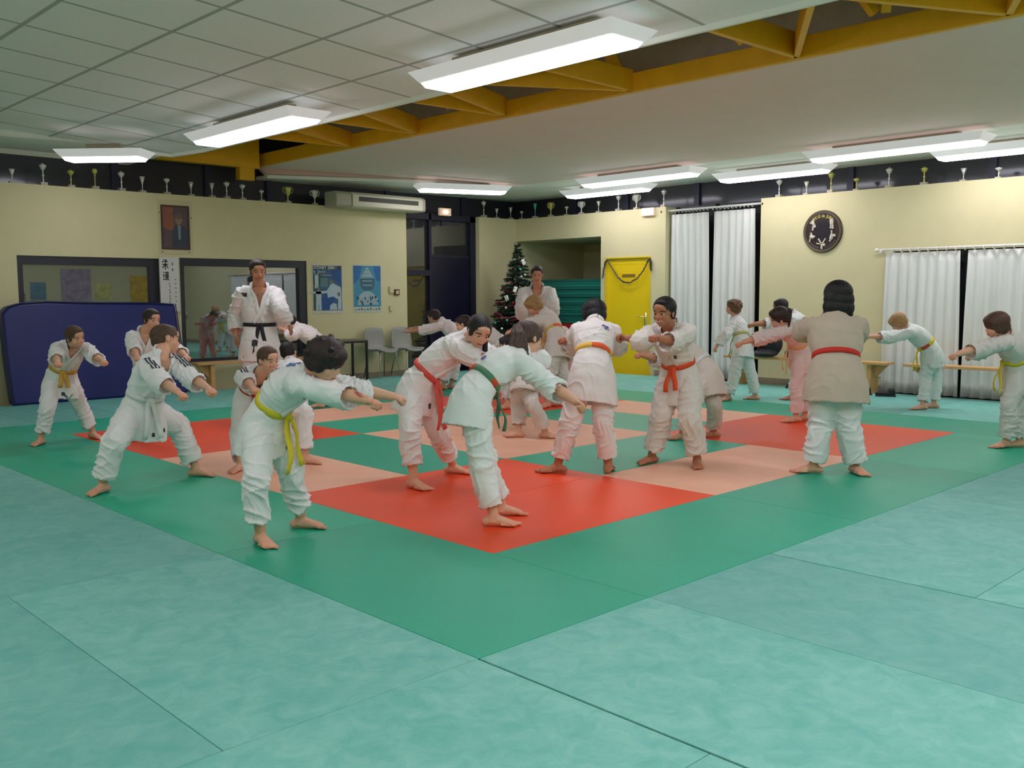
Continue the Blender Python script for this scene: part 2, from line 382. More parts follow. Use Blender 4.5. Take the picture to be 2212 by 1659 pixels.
# yellow timber truss in the slot
b = MB(); b.box((4.09, Y0, 3.26), (4.2, GY-.02, 3.44)); o = b.build('roof_beam', M_OCHRE, bevel=.008); tag(o, 'long ochre painted timber beam along the edge of the pale sloped panel', 'beam')
b = MB(); b.box((2.50, Y0, 3.30), (2.62, 8.3, 3.5)); o = b.build('roof_beam', M_OCHRE, bevel=.008); tag(o, 'long ochre painted timber beam above the edge of the tiled ceiling', 'beam')
b = MB(); b.box((3.68, 9.37, 3.02), (3.92, 9.49, 3.199)); o = b.build('roof_post', M_OCHRE); tag(o, 'short ochre post end standing by the trophies under the beam', 'post')
nodes = [(-2.6, 'beyond the right edge'), (-.97, 'at the upper right corner of the ceiling'), (.68, 'above the far end of the long near lamp'), (2.43, 'behind the long near lamp'), (4.19, 'between the two big lamps'), (5.75, 'just beyond the second lamp'), (7.15, 'near the left wall')]
lefts = {0: (-3.2, -2.0), 1: (-.2, -1.7), 2: (.72, -.3), 3: (2.4, 3.35), 4: (4.3, 3.6), 5: (5.0, 5.8), 6: (6.4, 7.3)}
for i, (y, w) in enumerate(nodes):
    for j, yl in enumerate(lefts[i]):
        b = MB(); b.beam((4.1, y, 3.37), (2.6, yl, 3.37), .05, .2)
        o = b.build('roof_strut', M_OCHRE, bevel=.004); tag(o, f'ochre strut {w}, {"nearer" if yl < lefts[i][1-j] else "farther"} of its pair', 'strut', 'ochre struts across the ceiling slot')
for i, (y, w) in enumerate(((-.1, 'at the upper right'), (1.05, 'over the long near lamp'), (3.3, 'beyond the long near lamp'), (4.9, 'over the second lamp'), (6.5, 'near the left wall'))):
    for j, s in enumerate((-1, 1)):
        b = MB(); b.beam((3.95, y+.04*s, 3.45), (3.3, y+.45*s, 4.3), .07, .07); o = b.build('roof_brace', M_OCHRE); tag(o, f'steep ochre V brace {w}, its {"nearer" if s < 0 else "farther"} arm', 'brace', 'ochre V braces under the roof deck')
b = MB(); b.beam((4.05, 2.5, 3.35), (3.75, 2.62, 3.95), .12, .06); o = b.build('roof_post', M_OCHRE); tag(o, 'pale ochre upright beside the right end of the long near lamp', 'post')

# ------------------------------------------------------------------ fluorescent lamps
M_HOUS = mat('lamp_housing_glow', srgb(224, 226, 224), .45, emit=((1, .97, 1, 1), .15))  # housing given a faint glow of its own to brighten the ceiling
def lamp(cx, cy, z, length, wid, rz, label, slope=0, zc=None):
    """diffuser at height z, housing tapering up; rz direction of its long axis"""
    t = thing('ceiling_lamp', label, 'ceiling lamp', (cx, cy, z), 'fluorescent ceiling lamps', rz)
    L2, w2 = length/2, wid/2; e = .07; b = MB()
    b.hexa([(-L2-.01, -w2-.01, -.004), (L2+.01, -w2-.01, -.004), (L2+.01, w2+.01, -.004), (-L2-.01, w2+.01, -.004)],
           [(-L2-e, -w2-.09, .08), (L2+e, -w2-.09, .08), (L2+e, w2+.09, .08), (-L2-e, w2+.09, .08)])
    b.build('housing', M_HOUS, t, bevel=.008)
    top = (zc if zc else z+.14)-z
    b = MB(); b.box((-L2+.25, -.05, .08), (L2-.25, .05, top)); b.build('mounting_box', M_GREYB, t)
    b = MB(); b.hexa([(-L2+.02, -w2+.03, -.04), (L2-.02, -w2+.03, -.04), (L2-.02, w2-.03, -.04), (-L2+.02, w2-.03, -.04)], [(-L2, -w2, -.004), (L2, -w2, -.004), (L2, w2, -.004), (-L2, w2, -.004)]); b.build('diffuser', M_LAMP, t)
    return t
H90 = pi/2
lamp(1.865, 1.66, 3.03, 2.0, .33, H90, 'biggest ceiling lamp at the top centre below the ochre struts', zc=3.2)
lamp(1.83, 5.62, 3.03, 2.05, .33, H90, 'second ceiling lamp along the tiled ceiling, left of the big one', zc=3.2)
lamp(1.25, 8.08, 2.96, .92, .26, -radians(47), 'short ceiling lamp by the trophies at the far left', zc=3.12)
lamp(6.9, 8.12, 2.99, 1.4, .28, -radians(24), 'ceiling lamp beside the air conditioner, near the far corner', zc=3.1)
lamp(7.70, 5.20, 2.97, 1.95, .26, H90, 'ceiling lamp of the inner right-hand row, above the yellow door', zc=3.1)
lamp(7.75, 1.48, 2.97, 1.98, .26, H90, 'ceiling lamp of the inner right-hand row, above the long curtains', zc=3.1)
lamp(8.70, 6.63, 2.97, 1.6, .26, H90, 'ceiling lamp of the outer row, nearest the far corner', zc=3.1)
lamp(8.71, 3.63, 2.97, 1.6, .26, H90, 'ceiling lamp of the outer row, above the bay curtains', zc=3.1)
lamp(8.74, .55, 2.97, 1.6, .26, H90, 'ceiling lamp of the outer row, at the right edge', zc=3.1)
lamp(7.75, -2.4, 2.97, 1.98, .26, H90, 'ceiling lamp of the inner row, outside the picture to the right', zc=3.1)
lamp(1.865, -2.4, 3.03, 2.0, .33, H90, 'ceiling lamp behind the camera to the right', zc=3.2)
lamp(-1.6, -2.6, 3.25, 2.0, .33, H90, 'ceiling lamp above the camera', zc=3.48)
lamp(-3.6, .6, 3.4, 2.0, .33, H90, 'ceiling lamp left of the camera', zc=3.63)
lamp(4.9, -2.6, 2.97, 1.98, .26, H90, 'ceiling lamp added outside the picture to the lower right to brighten the hall', zc=3.22)  # from here down: extra unseen lamps, added to brighten floor and ceiling
lamp(-1.9, -4.3, 3.25, 2.0, .33, 0, 'ceiling lamp added behind the camera to brighten the hall', zc=3.5)
lamp(-3.9, 4.4, 3.4, 2.0, .33, H90, 'ceiling lamp added far left outside the picture to brighten the hall', zc=3.65)
lamp(.4, -3.6, 3.15, 2.0, .33, H90, 'ceiling lamp added behind and right of the camera to brighten the hall', zc=3.32)

# ------------------------------------------------------------------ trophies on the wall tops
M_GOLD = mat('gold_metal', srgb(205, 200, 110), .35, .45); M_SILV = mat('silver_metal', srgb(222, 224, 216), .3, .35)
M_MARB = mat('trophy_marble', srgb(170, 165, 150), .4, noise_amt=.2, scale=30); M_TCUP = mat('turquoise_cup', srgb(90, 205, 190), .35, .3)
def trophy(x, y, h, style, metal, where):
    t = thing('trophy', where, 'trophy', (x, y, ZT), 'trophies on the wall tops')
    bw = .035+.06*h
    b = MB(); b.box((-bw, -bw, 0), (bw, bw, h*.14)); b.build('trophy_base', M_MARB, t, bevel=.004)
    z0, H_ = h*.14, h*.86; b = MB()
    if style in 'cg':      # cup on a stem
        b.lathe([(.02, z0), (.012, z0+.05*H_), (.008, z0+.3*H_), (.02, z0+.36*H_), (.008, z0+.42*H_), (.01, z0+.62*H_), (.03, z0+.68*H_), (.05, z0+.8*H_), (.055, z0+.9*H_), (.035, z0+.92*H_), (.012, z0+H_)], n=12)
    elif style == 'v':     # flute
        b.lathe([(.025, z0), (.007, z0+.06*H_), (.008, z0+.45*H_), (.02, z0+.6*H_), (.046, z0+H_), (.04, z0+H_)], n=12)
    elif style == 'h':     # handled cup
        b.lathe([(.03, z0), (.012, z0+.1*H_), (.012, z0+.35*H_), (.05, z0+.55*H_), (.065, z0+.85*H_), (.07, z0+H_), (.06, z0+H_)], n=14)
        for s in (-1, 1):
            b.tube([(-.0, s*.055, z0+.58*H_), (0, s*.095, z0+.62*H_), (0, s*.11, z0+.8*H_), (0, s*.095, z0+.94*H_), (0, s*.062, z0+.93*H_)], .006, 6)
            b.tube([(s*.055, 0, z0+.58*H_), (s*.095, 0, z0+.62*H_), (s*.11, 0, z0+.8*H_), (s*.095, 0, z0+.94*H_), (s*.062, 0, z0+.93*H_)], .006, 6)
    else:                  # figure or disc top
        b.lathe([(.022, z0), (.008, z0+.05*H_), (.008, z0+.55*H_), (.016, z0+.6*H_), (.006, z0+.64*H_), (.02, z0+.66*H_), (.02, z0+.68*H_)], n=12)
        b.ball((0, 0, z0+.84*H_), (.045, .045, .16*H_), 14, 8)
    b.build('trophy_cup', metal, t, smooth=True); t.scale = (.8, .8, 1)
    return t
S_, G_ = M_SILV, M_GOLD
def at(px, py, axis, val):
    d = _F+_X*((px-1106)/FPX)-_Y*((py-829.5)/FPX); c = Vector(CAM_POS)
    return c+d*((val-(c.x if axis == 'x' else c.y if axis == 'y' else c.z))/(d.x if axis == 'x' else d.y if axis == 'y' else d.z))
left = [(26.6, 396, 364, 'v', S_), (94, 401, 351, 'c', S_), (154, 405, 365, 'c', G_), (206, 409, 362, 'f', G_), (263, 411, 366, 'c', S_), (308, 414, 378, 'v', S_), (361, 417.5, 379.5, 'c', S_),
        (413, 421, 389, 'v', S_), (458, 424, 391, 'v', S_), (490, 427.6, 388, 'c', S_), (524, 429, 393, 'c', S_), (565, 432, 406, 'f', S_), (622, 438, 402, 'h', G_), (680, 441, 408, 'h', S_)]
far = [(1073, 467, 445, 'v', S_), (1103, 469, 442, 'v', S_), (1045, 466, 428, 'c', S_)]
right = [(1127, 467, 448, 'f', S_), (1156, 466, 433, 'v', M_TCUP), (1190, 464, 432, 'h', G_), (1224, 459, 438, 'f', S_), (1256, 459, 431, 'h', S_), (1293, 453, 427, 'v', S_), (1336, 451, 415, 'c', S_),
         (1375, 447, 414, 'h', S_), (1434, 442, 402, 'c', S_), (1683, 420.6, 380, 'c', S_), (1742, 415, 385, 'v', S_), (1795, 412, 365, 'c', G_), (1850, 408, 379, 'c', G_), (1920, 402, 356, 'c', S_), (1996, 395.5, 354.6, 'c', G_),
         (2081, 388, 358.5, 'v', S_), (2157, 382, 359, 'c', S_)]
ordn = ['first','second','third','fourth','fifth','sixth','seventh','eighth','ninth','tenth','eleventh','twelfth','thirteenth','fourteenth','fifteenth','sixteenth','seventeenth']
kd = {'c': 'cup on a tall stem', 'v': 'flute cup', 'f': 'ball-topped trophy', 'h': 'handled cup'}
def mname(m): return 'gold' if m is M_GOLD else 'turquoise' if m is M_TCUP else 'silver'
for lst, axis, val, wh in ((left, 'y', WY+.06, 'on the left wall, {} from the left'), (far, 'y', WY+.06, 'on the short corner wall, {} of three'), (right, 'x', WX+.06, 'on the right wall, {} from the corner')):
    for i, (px, yb, yt, st, mm) in enumerate(lst):
        p = at(px, yb, axis, val); q = at(px, yt, axis, val); h = max(.14, (q.z-p.z)*.96)
        trophy(p.x, p.y, h, st, mm, f'small {mname(mm)} {kd[st]} '+wh.format(ordn[i]))

# ------------------------------------------------------------------ things on the left wall
def on_left(px, py, off=0): p = at(px, py, 'y', WY-off); return p
M_FRAME = mat('dark_picture_frame', srgb(70, 45, 42), .4)
def flat_rect(b, x0, x1, z0, z1, y, mi): b.add([(x0, y, z0), (x1, y, z0), (x1, y, z1), (x0, y, z1)], [(0, 1, 2, 3)], mi)
def ell2(b, cx, cz, rx, rz, y, mi, n=18, rot=0):
    vs = []
    for k in range(n):
        a = 2*pi*k/n; X, Z = rx*cos(a), rz*sin(a); vs.append((cx+X*cos(rot)-Z*sin(rot), y, cz+X*sin(rot)+Z*cos(rot)))
    b.add(vs, [tuple(range(n))], mi)
def poly2(b, pts, y, mi): b.add([(x, y, z) for x, z in pts], [tuple(range(len(pts)))], mi)
def flat_mats(prefix, cols): return [mat(f'{prefix}_{i}', srgb(*c), .55, noise_amt=.10, scale=14) for i, c in enumerate(cols)]
# framed painted portrait
t = thing('framed_portrait', 'framed painting of a person in a dark suit high on the left wall', 'picture', (2.665, WY, 1.97))
b = MB(); b.box((-.24, -.008, -.06), (.25, 0, .68)); b.build('backing_board', mat('clear_acrylic', srgb(196, 190, 150), .3), t)
b = MB(); x0, x1, z0, z1 = -.205, .205, .0, .61
b.box((x0, -.02, z0), (x0+.022, -.008, z1)); b.box((x1-.022, -.02, z0), (x1, -.008, z1)); b.box((x0+.022, -.02, z1-.025), (x1-.022, -.008, z1)); b.box((x0+.022, -.02, z0), (x1-.022, -.008, z0+.025)); b.build('frame', M_FRAME, t)
b = MB(); b.box((x0+.022, -.012, z0+.025), (x1-.022, -.008, z1-.025), 0)
poly2(b, [(-.183, .3), (-.02, .25), (-.03, .585), (-.183, .585)], -.0125, 1)
poly2(b, [(-.06, .03), (.18, .03), (.18, .27), (.12, .33), (.06, .35), (.0, .33), (-.05, .26)], -.0128, 2)
poly2(b, [(.03, .34), (.08, .34), (.07, .14), (.04, .14)], -.0131, 4); ell2(b, .05, .42, .052, .075, -.0134, 3); ell2(b, .05, .465, .055, .045, -.0136, 5)
b.build('painting', flat_mats('portrait', [(90, 72, 76), (136, 82, 62), (52, 62, 76), (134, 112, 92), (112, 132, 142), (100, 88, 84)]), t)
for sx, sz in ((-.2, -.035), (.19, -.035), (-.225, .5), (.235, .45)):
    b = MB(); b.tube([(sx, -.014, sz), (sx, -.008, sz)], .008, 8); b.build('screw', M_BLACK, t)
# hanging scroll with brush characters
t = thing('hanging_scroll', 'white paper scroll with black brush characters between the two interior windows', 'scroll', (2.535, WY, 1.06))
b = MB(); b.box((-.135, -.05, .05), (.135, -.046, .80)); b.build('paper', mat('scroll_paper', srgb(205, 205, 202), .8), t)
ink = mat('ink', srgb(45, 48, 55), .7); red = mat('faded_red_ink', srgb(190, 150, 140), .7)
def glyph(b, cx, cz, s, strokes, w=.012):
    for p, q in strokes:
        b.beam((cx+p[0]*s, -.053, cz+p[1]*s), (cx+q[0]*s, -.053, cz+q[1]*s), w, .004, up=(0, 1, 0))
JU = [((-.3,.85),(.3,.85)), ((.25,.85),(0,.6)), ((-.45,.6),(.45,.6)), ((-.45,.6),(-.45,.45)), ((.05,.62),(.05,.25)), ((-.5,.15),(.5,.15)), ((0,.3),(0,-.7)), ((-.05,.1),(-.5,-.45)), ((.05,.1),(.5,-.45))]
DO = [((-.35,.8),(-.25,.65)), ((-.45,.35),(-.2,.35)), ((-.2,.35),(-.35,-.1)), ((-.45,-.35),(.6,-.45)), ((0,.85),(.08,.7)), ((.42,.85),(.3,.7)), ((-.1,.65),(.55,.65)), ((.05,.45),(.05,-.2)), ((.42,.45),(.42,-.2)), ((.05,.45),(.42,.45)), ((.05,.22),(.42,.22)), ((.05,0),(.42,0)), ((.05,-.2),(.42,-.2))]
b = MB(); glyph(b, -.055, .69, .085, JU); glyph(b, -.055, .53, .085, DO); b.build('lettering', ink, t)
b = MB()
for k in range(9): glyph(b, -.01+.012*(k % 2), .43-.042*k, .022, JU[:6] if k % 2 else DO[5:], .003)
for k in range(2): glyph(b, .04, .70-.08*k, .035, DO[4:], .005)
for k in range(6): glyph(b, .085, .5-.06*k, .02, JU[5:], .003)
b.build('small_lettering', mat('grey_ink', srgb(130, 130, 135), .7), t)
# two posters
def poster(x0, x1, z0, z1, label):
    return thing('poster', label, 'poster', ((x0+x1)/2, WY, z0))
t = poster(4.85, 5.41, 1.04, 1.81, 'blue poster lettered SYDNEY 2000 with white-clad judo fighters, on the left wall')
Wp, Hp = .56, .77; b = MB(); b.box((-Wp/2, -.004, 0), (Wp/2, 0, Hp), 0)
y = -.0045
flat_rect(b, -.265, .265, .05, .755, y, 1); poly2(b, [(-.265, .68), (-.265, .05), (-.12, .05), (-.16, .35), (-.1, .62)], y-.0003, 2)
poly2(b, [(.0, .62), (.2, .755), (.265, .755), (.265, .45), (.1, .55)], y-.0004, 3); poly2(b, [(-.12, .05), (.05, .05), (.16, .3), (-.02, .36), (-.1, .25)], y-.0004, 3); flat_rect(b, -.265, .265, .69, .755, y-.0005, 6)
def fig(b, cx, z, h, mi, mh, arms='up', y=y-.001, lean=0):
    w = h*.16
    poly2(b, [(cx-w*.9, z), (cx-w*.1, z), (cx, z+h*.38), (cx+w*.1, z), (cx+w*.9, z), (cx+w*.8+lean, z+h*.5), (cx+w*.9+lean, z+h*.8), (cx+lean, z+h*.86), (cx-w*.9+lean, z+h*.8), (cx-w*.8+lean, z+h*.5)], y, mi)
    ell2(b, cx+lean, z+h*.93, h*.06, h*.075, y-.0002, mh)
    if arms == 'up':
        for s in (-1, 1): poly2(b, [(cx+lean+s*w*.5, z+h*.8), (cx+lean+s*w*1.5, z+h*1.12), (cx+lean+s*w*1.15, z+h*1.16), (cx+lean+s*w*.2, z+h*.84)][::s], y, mi)
    if arms == 'side':
        for s in (-1, 1): poly2(b, [(cx+lean, z+h*.82), (cx+lean+s*w*3, z+h*(.86 if s > 0 else .8)), (cx+lean+s*w*3, z+h*.76), (cx+lean, z+h*.7)][::s], y, mi)
fig(b, -.20, .40, .24, 4, 6, 'up'); fig(b, -.17, .055, .36, 4, 5, 'side')
poly2(b, [(.0, .25), (-.02, .36), (.04, .44), (.08, .5), (.14, .46), (.24, .42), (.26, .30), (.2, .22), (.1, .27)], y-.0012, 4); ell2(b, .07, .50, .035, .035, y-.0014, 5)
poly2(b, [(.18, .06), (.25, .06), (.255, .28), (.2, .27)], y-.0016, 4); ell2(b, .205, .305, .03, .035, y-.0018, 5); poly2(b, [(.03, .06), (.17, .06), (.16, .15), (.1, .17), (.04, .13)], y-.0017, 4)
flat_rect(b, -.13, .01, .42, .56, y-.0009, 7)
b.build('poster_sheet', flat_mats('poster_a', [(190, 196, 180), (52, 92, 128), (48, 78, 70), (28, 78, 140), (172, 192, 202), (110, 110, 112), (40, 58, 66), (86, 122, 130)]), t)
text_mesh('SYDNEY 2000 !', .07, mat('poster_white', srgb(200, 208, 205), .6), 'lettering', t, (-.045, -.0075, .722), bold=.0012, width=.42)
text_mesh('JUDO', .035, MATS['poster_white'], 'lettering', t, (-.085, -.0075, .655), width=.10); text_mesh('& TAEKWONDO', .03, MATS['poster_white'], 'lettering', t, (-.025, -.0075, .605), width=.21)
t = poster(5.61, 6.17, 1.05, 1.81, 'turquoise blue poster of a carved temple lantern above a crowd, near the passage')
b = MB(); b.box((-.28, -.004, 0), (.28, 0, .77), 0); flat_rect(b, -.27, .27, .09, .755, y, 1)
poly2(b, [(-.27, .755), (-.27, .45), (-.16, .55), (-.1, .755)], y-.0003, 2); poly2(b, [(.12, .755), (.27, .755), (.27, .5), (.18, .52)], y-.0003, 2)
for k in range(6): poly2(b, [(-.14+.02*k, .56+.028*k), (.14-.02*k, .56+.028*k), (.11-.02*k, .59+.028*k), (-.11+.02*k, .59+.028*k)], y-.0005-.0001*k, 3 if k % 2 else 4)
poly2(b, [(-.15, .55), (.15, .55), (.14, .42), (.09, .36), (-.07, .36), (-.13, .42)], y-.0012, 5); flat_rect(b, -.1, .1, .5, .52, y-.0014, 4); flat_rect(b, -.09, .1, .43, .45, y-.0014, 4)
poly2(b, [(-.2, .12), (.22, .12), (.2, .25), (.06, .34), (-.06, .34), (-.16, .28)], y-.0013, 3)
rr = random.Random(3)
for k in range(26):
    cx, cz = rr.uniform(-.22, .22), rr.uniform(.13, .25); ell2(b, cx, cz, rr.uniform(.008, .02), rr.uniform(.012, .03), y-.0015-.0001*k, 6 if k % 3 else 4, 8)
b.build('poster_sheet', flat_mats('poster_b', [(186, 196, 182), (64, 138, 168), (34, 102, 160), (150, 176, 182), (122, 158, 168), (58, 98, 116), (44, 62, 78)]), t)
b = MB()
for k in range(9): b.box((-.25+.058*k, -.0075, .035), (-.215+.058*k, -.0065, .05+.012*(k % 3)))
b.build('small_print', mat('grey_print', srgb(110, 120, 125), .6), t)
# small wall fittings
def plate(x, z, w, h, m, label, cat='wall box', inner=None):
    t = thing('wall_box', label, cat, (x, WY, z))
    b = MB(); b.box((-w/2, -.03, -h/2), (w/2, 0, h/2)); b.build('cover', m, t, bevel=.004)
    if inner: b = MB(); b.box((-w*.28, -.036, -h*.28), (w*.28, -.029, h*.28)); b.build('window', inner, t)
M_PY = mat('painted_box', srgb(205, 200, 160), .5)
plate(6.37, 1.42, .09, .11, M_PY, 'small cream box on the left wall, right of the turquoise poster')
plate(6.36, 1.11, .06, .09, M_PY, 'small cream box on the left wall, below the other cream box')
plate(6.48, 1.375, .1, .1, mat('dark_red_box', srgb(96, 40, 30), .5), 'dark red square box with a pale centre beside the passage', 'alarm button', M_PY)
# air conditioner
t = thing('air_conditioner', 'long cream ceiling air conditioner standing over the left wall top', 'air conditioner', (5.9, WY-.35, 2.70))
b = MB(); prof = [(0, .02), (.04, 0), (.335, 0), (.335, .24), (.05, .24), (0, .2)]
b.prism([(-.50, y, z) for y, z in prof][::-1], (1.4, 0, 0)); b.build('casing', mat('cream_plastic', srgb(206, 204, 180), .45), t, bevel=.01)
for x0_, x1_ in ((-.80, -.505), (.905, .97)):
    b = MB(); b.prism([(x0_, y+.01, z) for y, z in prof][::-1], (x1_-x0_, 0, 0)); b.build('end_cap', mat('grey_cream_plastic', srgb(170, 168, 150), .5), t, bevel=.02)
b = MB(); b.box((-.38, -.006, .10), (.8, .002, .17)); b.build('grille', mat('grille_dark', srgb(66, 68, 58), .6), t)
def exit_lamp(loc, rz, label, glow):
    t = thing('emergency_light', label, 'emergency light', loc, None, rz)
    b = MB(); b.box((-.13, -.06, -.065), (.13, 0, .065)); b.build('casing', mat('opal_plastic', srgb(225, 205, 190), .4, emit=((1, .62, .4, 1), .12)), t, bevel=.012)
    b = MB(); b.box((-.05 if glow else -.015, -.075, -.02 if glow else .0), (.05 if glow else .04, -.058, .02 if glow else .035)); b.build('bulb', mat('warm_bulb', (1, .8, .6, 1), emit=((1, .62, .3, 1), 9)), t, bevel=.008)
exit_lamp((7.56, WY+.03, 2.77), 0, 'glowing emergency light over the dark passage', True)
exit_lamp((WX, 6.23, 2.665), -pi/2, 'lit emergency light on the right wall above the yellow door', False)

# blue crash mat leaning on the left wall
t = thing('crash_mat', 'big dark blue crash mat leaning upright against the left wall', 'crash mat', (1.45, 9.0, 0))
b = MB(); th = .26
def cm(x, z, yo): return (x, -.04+z*.12+yo, z)
n = 16; pts = [(-1.09, 0.0), (-1.12, .5), (-1.13, 1.12), (-1.06, 1.2), (-.9, 1.245), (-.6, 1.262), (-.2, 1.245), (.2, 1.24), (.75, 1.235), (1.06, 1.215), (1.10, .6), (1.15, 0.0)]
b.add([cm(x, z, 0) for x, z in pts]+[cm(x, z, .2) for x, z in pts], [tuple(range(12))]+[tuple(range(12, 24))[::-1]]+[(i, (i+1) % 12, 12+(i+1) % 12, 12+i)[::-1] for i in range(12)])
b.build('cover', mat('blue_vinyl', srgb(8, 26, 100), .42, noise_amt=.08, scale=3, bump=.15, bscale=14), t, bevel=.03)
b = MB(); b.tube([cm(x, z, -.004) for x, z in pts], .008, 6); b.build('piping', mat('navy_vinyl', srgb(10, 20, 70), .5), t)

# table and shell chairs by the left wall
t = thing('table', 'low black steel framed table with thin top beside the grey chairs', 'table', (5.05, 9.03, 0))
b = MB(); b.box((-.47, -.2, .615), (.46, .22, .635)); b.build('tabletop', mat('table_top', srgb(120, 112, 90), .5), t)
b = MB(); b.box((-.47, -.2, .585), (.46, -.17, .614)); b.box((-.47, .19, .585), (.46, .22, .614)); b.box((.43, -.17, .585), (.46, .19, .614)); b.box((-.47, -.17, .585), (-.44, .19, .614)); b.build('rail', M_BLACK, t)
for x, yy in ((-.47, -.2), (.43, -.2), (-.47, .19), (.43, .19)): b = MB(); b.box((x, yy, 0), (x+.03, yy+.03, .585)); b.build('leg', M_BLACK, t)
def shell_chair(x, y, rz, label):
    t = thing('shell_chair', label, 'chair', (x, y, 0), 'grey shell chairs by the left wall', rz)
    prof = [(-.21, .80, .17), (-.215, .74, .2), (-.205, .62, .215), (-.19, .52, .22), (-.15, .455, .22), (-.08, .43, .22), (.05, .43, .22), (.15, .44, .21), (.21, .43, .19), (.225, .41, .17)]
    vs = []; fs = []; n = 9
    for f, z, w in prof:
        for k in range(n):
            s = -1+2*k/(n-1); up = .03*s*s; back = z > .5
            vs.append((s*w, -f+(up if not back else -up*.9), z+(up if not back else (-.02*s*s))))
    for i in range(len(prof)-1):
        for k in range(n-1): fs.append((i*n+k, (i+1)*n+k, (i+1)*n+k+1, i*n+k+1))
    b = MB().add(vs, fs); o = b.build('shell', mat('grey_plastic', srgb(150, 152, 146), .5), t, smooth=True)
    sm = o.modifiers.new('solid', 'SOLIDIFY'); sm.thickness = .012
    for sx in (-1, 1):
        for sy in (-1, 1):
            b = MB(); b.tube([(sx*.14, sy*.12, .425), (sx*.17, sy*.14, .40), (sx*.22, sy*.2, .0)], .009, 8); b.build('leg', M_METAL, t, smooth=True)
    b = MB(); b.tube([(-.17, -.12, .42), (.17, -.12, .42)], .009, 8); b.tube([(-.17, .12, .42), (.17, .12, .42)], .009, 8); b.build('frame', M_METAL, t)
shell_chair(5.92, 9.02, .1, 'grey plastic shell chair beside the black table, steel legs')
shell_chair(6.47, 9.03, .05, 'grey plastic shell chair beside the passage opening, steel legs')

# benches
def bench(x0, y0, x1, y1, h, w, label, legs, m=M_WOOD):
    c = ((x0+x1)/2, (y0+y1)/2); L = sqrt((x1-x0)**2+(y1-y0)**2); rz = atan2(y1-y0, x1-x0)
    t = thing('bench', label, 'bench', (c[0], c[1], 0), None, rz)
    b = MB(); b.box((-L/2, -w/2, h-.035), (L/2, w/2, h)); b.build('seat', m, t, bevel=.004)
    for lx in legs:
        b = MB(); b.box((lx-.03, -w/2+.03, -.0), (lx+.03, w/2-.03, h-.035)); b.build('leg', m, t)
        s = 1 if lx < 0 else -1
        s = -s
        b = MB(); b.prism([(lx+s*.03, -.015, h-.035), (lx+s*.22, -.015, h-.035), (lx+s*.03, -.015, h-.22)], (0, .03, 0)); b.build('bracket', m, t)
    return t
bench(2.72, 9.06, 4.7, 9.06, .40, .26, 'pale wooden bench under the right interior window', (-.75, .75))
bench(8.95, 4.45, 8.95, 1.98, .42, .28, 'pale wooden bench in front of the bay curtains, holding the black bag', (-1.0, 1.0))
bench(8.95, 1.75, 8.95, -1.4, .42, .28, 'pale wooden bench in front of the long right curtains', (-1.3, 1.3))
# bag and shoes on / under the bench
M_BAGM = mat('black_nylon', srgb(24, 25, 32), .6, bump=.3, bscale=20)
t = thing('bag', 'black padded bag slumped on the bench below the bay curtains', 'bag', (8.88, 3.72, .44))
b = MB(); b.ball((0, 0, .17), (.13, .2, .18), 20, 14); b.ball((-.04, -.1, .31), (.1, .1, .09), 14, 10); b.ball((-.07, .05, .03), (.16, .22, .05), 16, 8)
o = b.build('bag_body', M_BAGM, t); r = o.modifiers.new('r', 'REMESH'); r.mode = 'VOXEL'; r.voxel_size = .015; r.use_smooth_shade = True
b = MB(); b.tube([(-.1, -.1, .33), (-.15, 0, .25), (-.14, .1, .08)], .012, 6); b.build('strap', M_BLACK, t)
o = MB().ball((8.9, 3.42, .42+.065), (.06, .06, .065), 16, 10).build('ball', mat('grey_brown_ball', srgb(92, 88, 72), .5), smooth=True); tag(o, 'small grey brown ball lying on the bench beside the black bag', 'ball')
def shoe(x, y, z, rz, label):
    t = thing('shoe', label, 'shoe', (x, y, z), None, rz)
    b = MB(); b.ball((0, 0, .035), (.13, .045, .04), 16, 8); b.ball((-.07, 0, .07), (.05, .04, .04), 12, 8); o = b.build('upper', M_BLACK, t); r = o.modifiers.new('r', 'REMESH'); r.mode = 'VOXEL'; r.voxel_size = .01; r.use_smooth_shade = True
    b = MB(); b.box((-.13, -.04, 0), (.12, .04, .018)); b.build('sole', M_BLACK, t, bevel=.008)
shoe(8.85, 3.3, 0, 2.6, 'dark shoe on the mat under the bench with the black bag')
shoe(8.66, 1.9, .001, 2.0, 'black shoe on the mat at the end of the right bench')
shoe(8.62, 2.2, .001, 2.3, 'black shoe on the mat in the gap between the two right benches')

# ------------------------------------------------------------------ right wall
# stack of mats in the alcove
M_ST = [mat(f'stack_green_{i}', srgb(*c), .5) for i, c in enumerate([(20, 122, 108), (14, 104, 96), (26, 132, 120)])]; M_STR = mat('stack_red', srgb(190, 40, 36), .5)
z = -.04; k = 0
while z < 1.60:
    red_ = z < .80; h = .046; rr = random.Random(k)
    b = MB(); dx = rr.uniform(-.02, .02); b.box((WX+.34+dx, 7.31, z), (AX-.1+dx, 9.28, z+h))
    o = b.build('judo_mat', M_STR if red_ else M_ST[k % 3], bevel=.006)
    tag(o, ('red judo mat in the lower part of the alcove stack' if red_ else 'green judo mat in the upper part of the alcove stack'), 'judo mat', 'red mats stacked in the alcove' if red_ else 'green mats stacked in the alcove')
    z += h+.001; k += 1
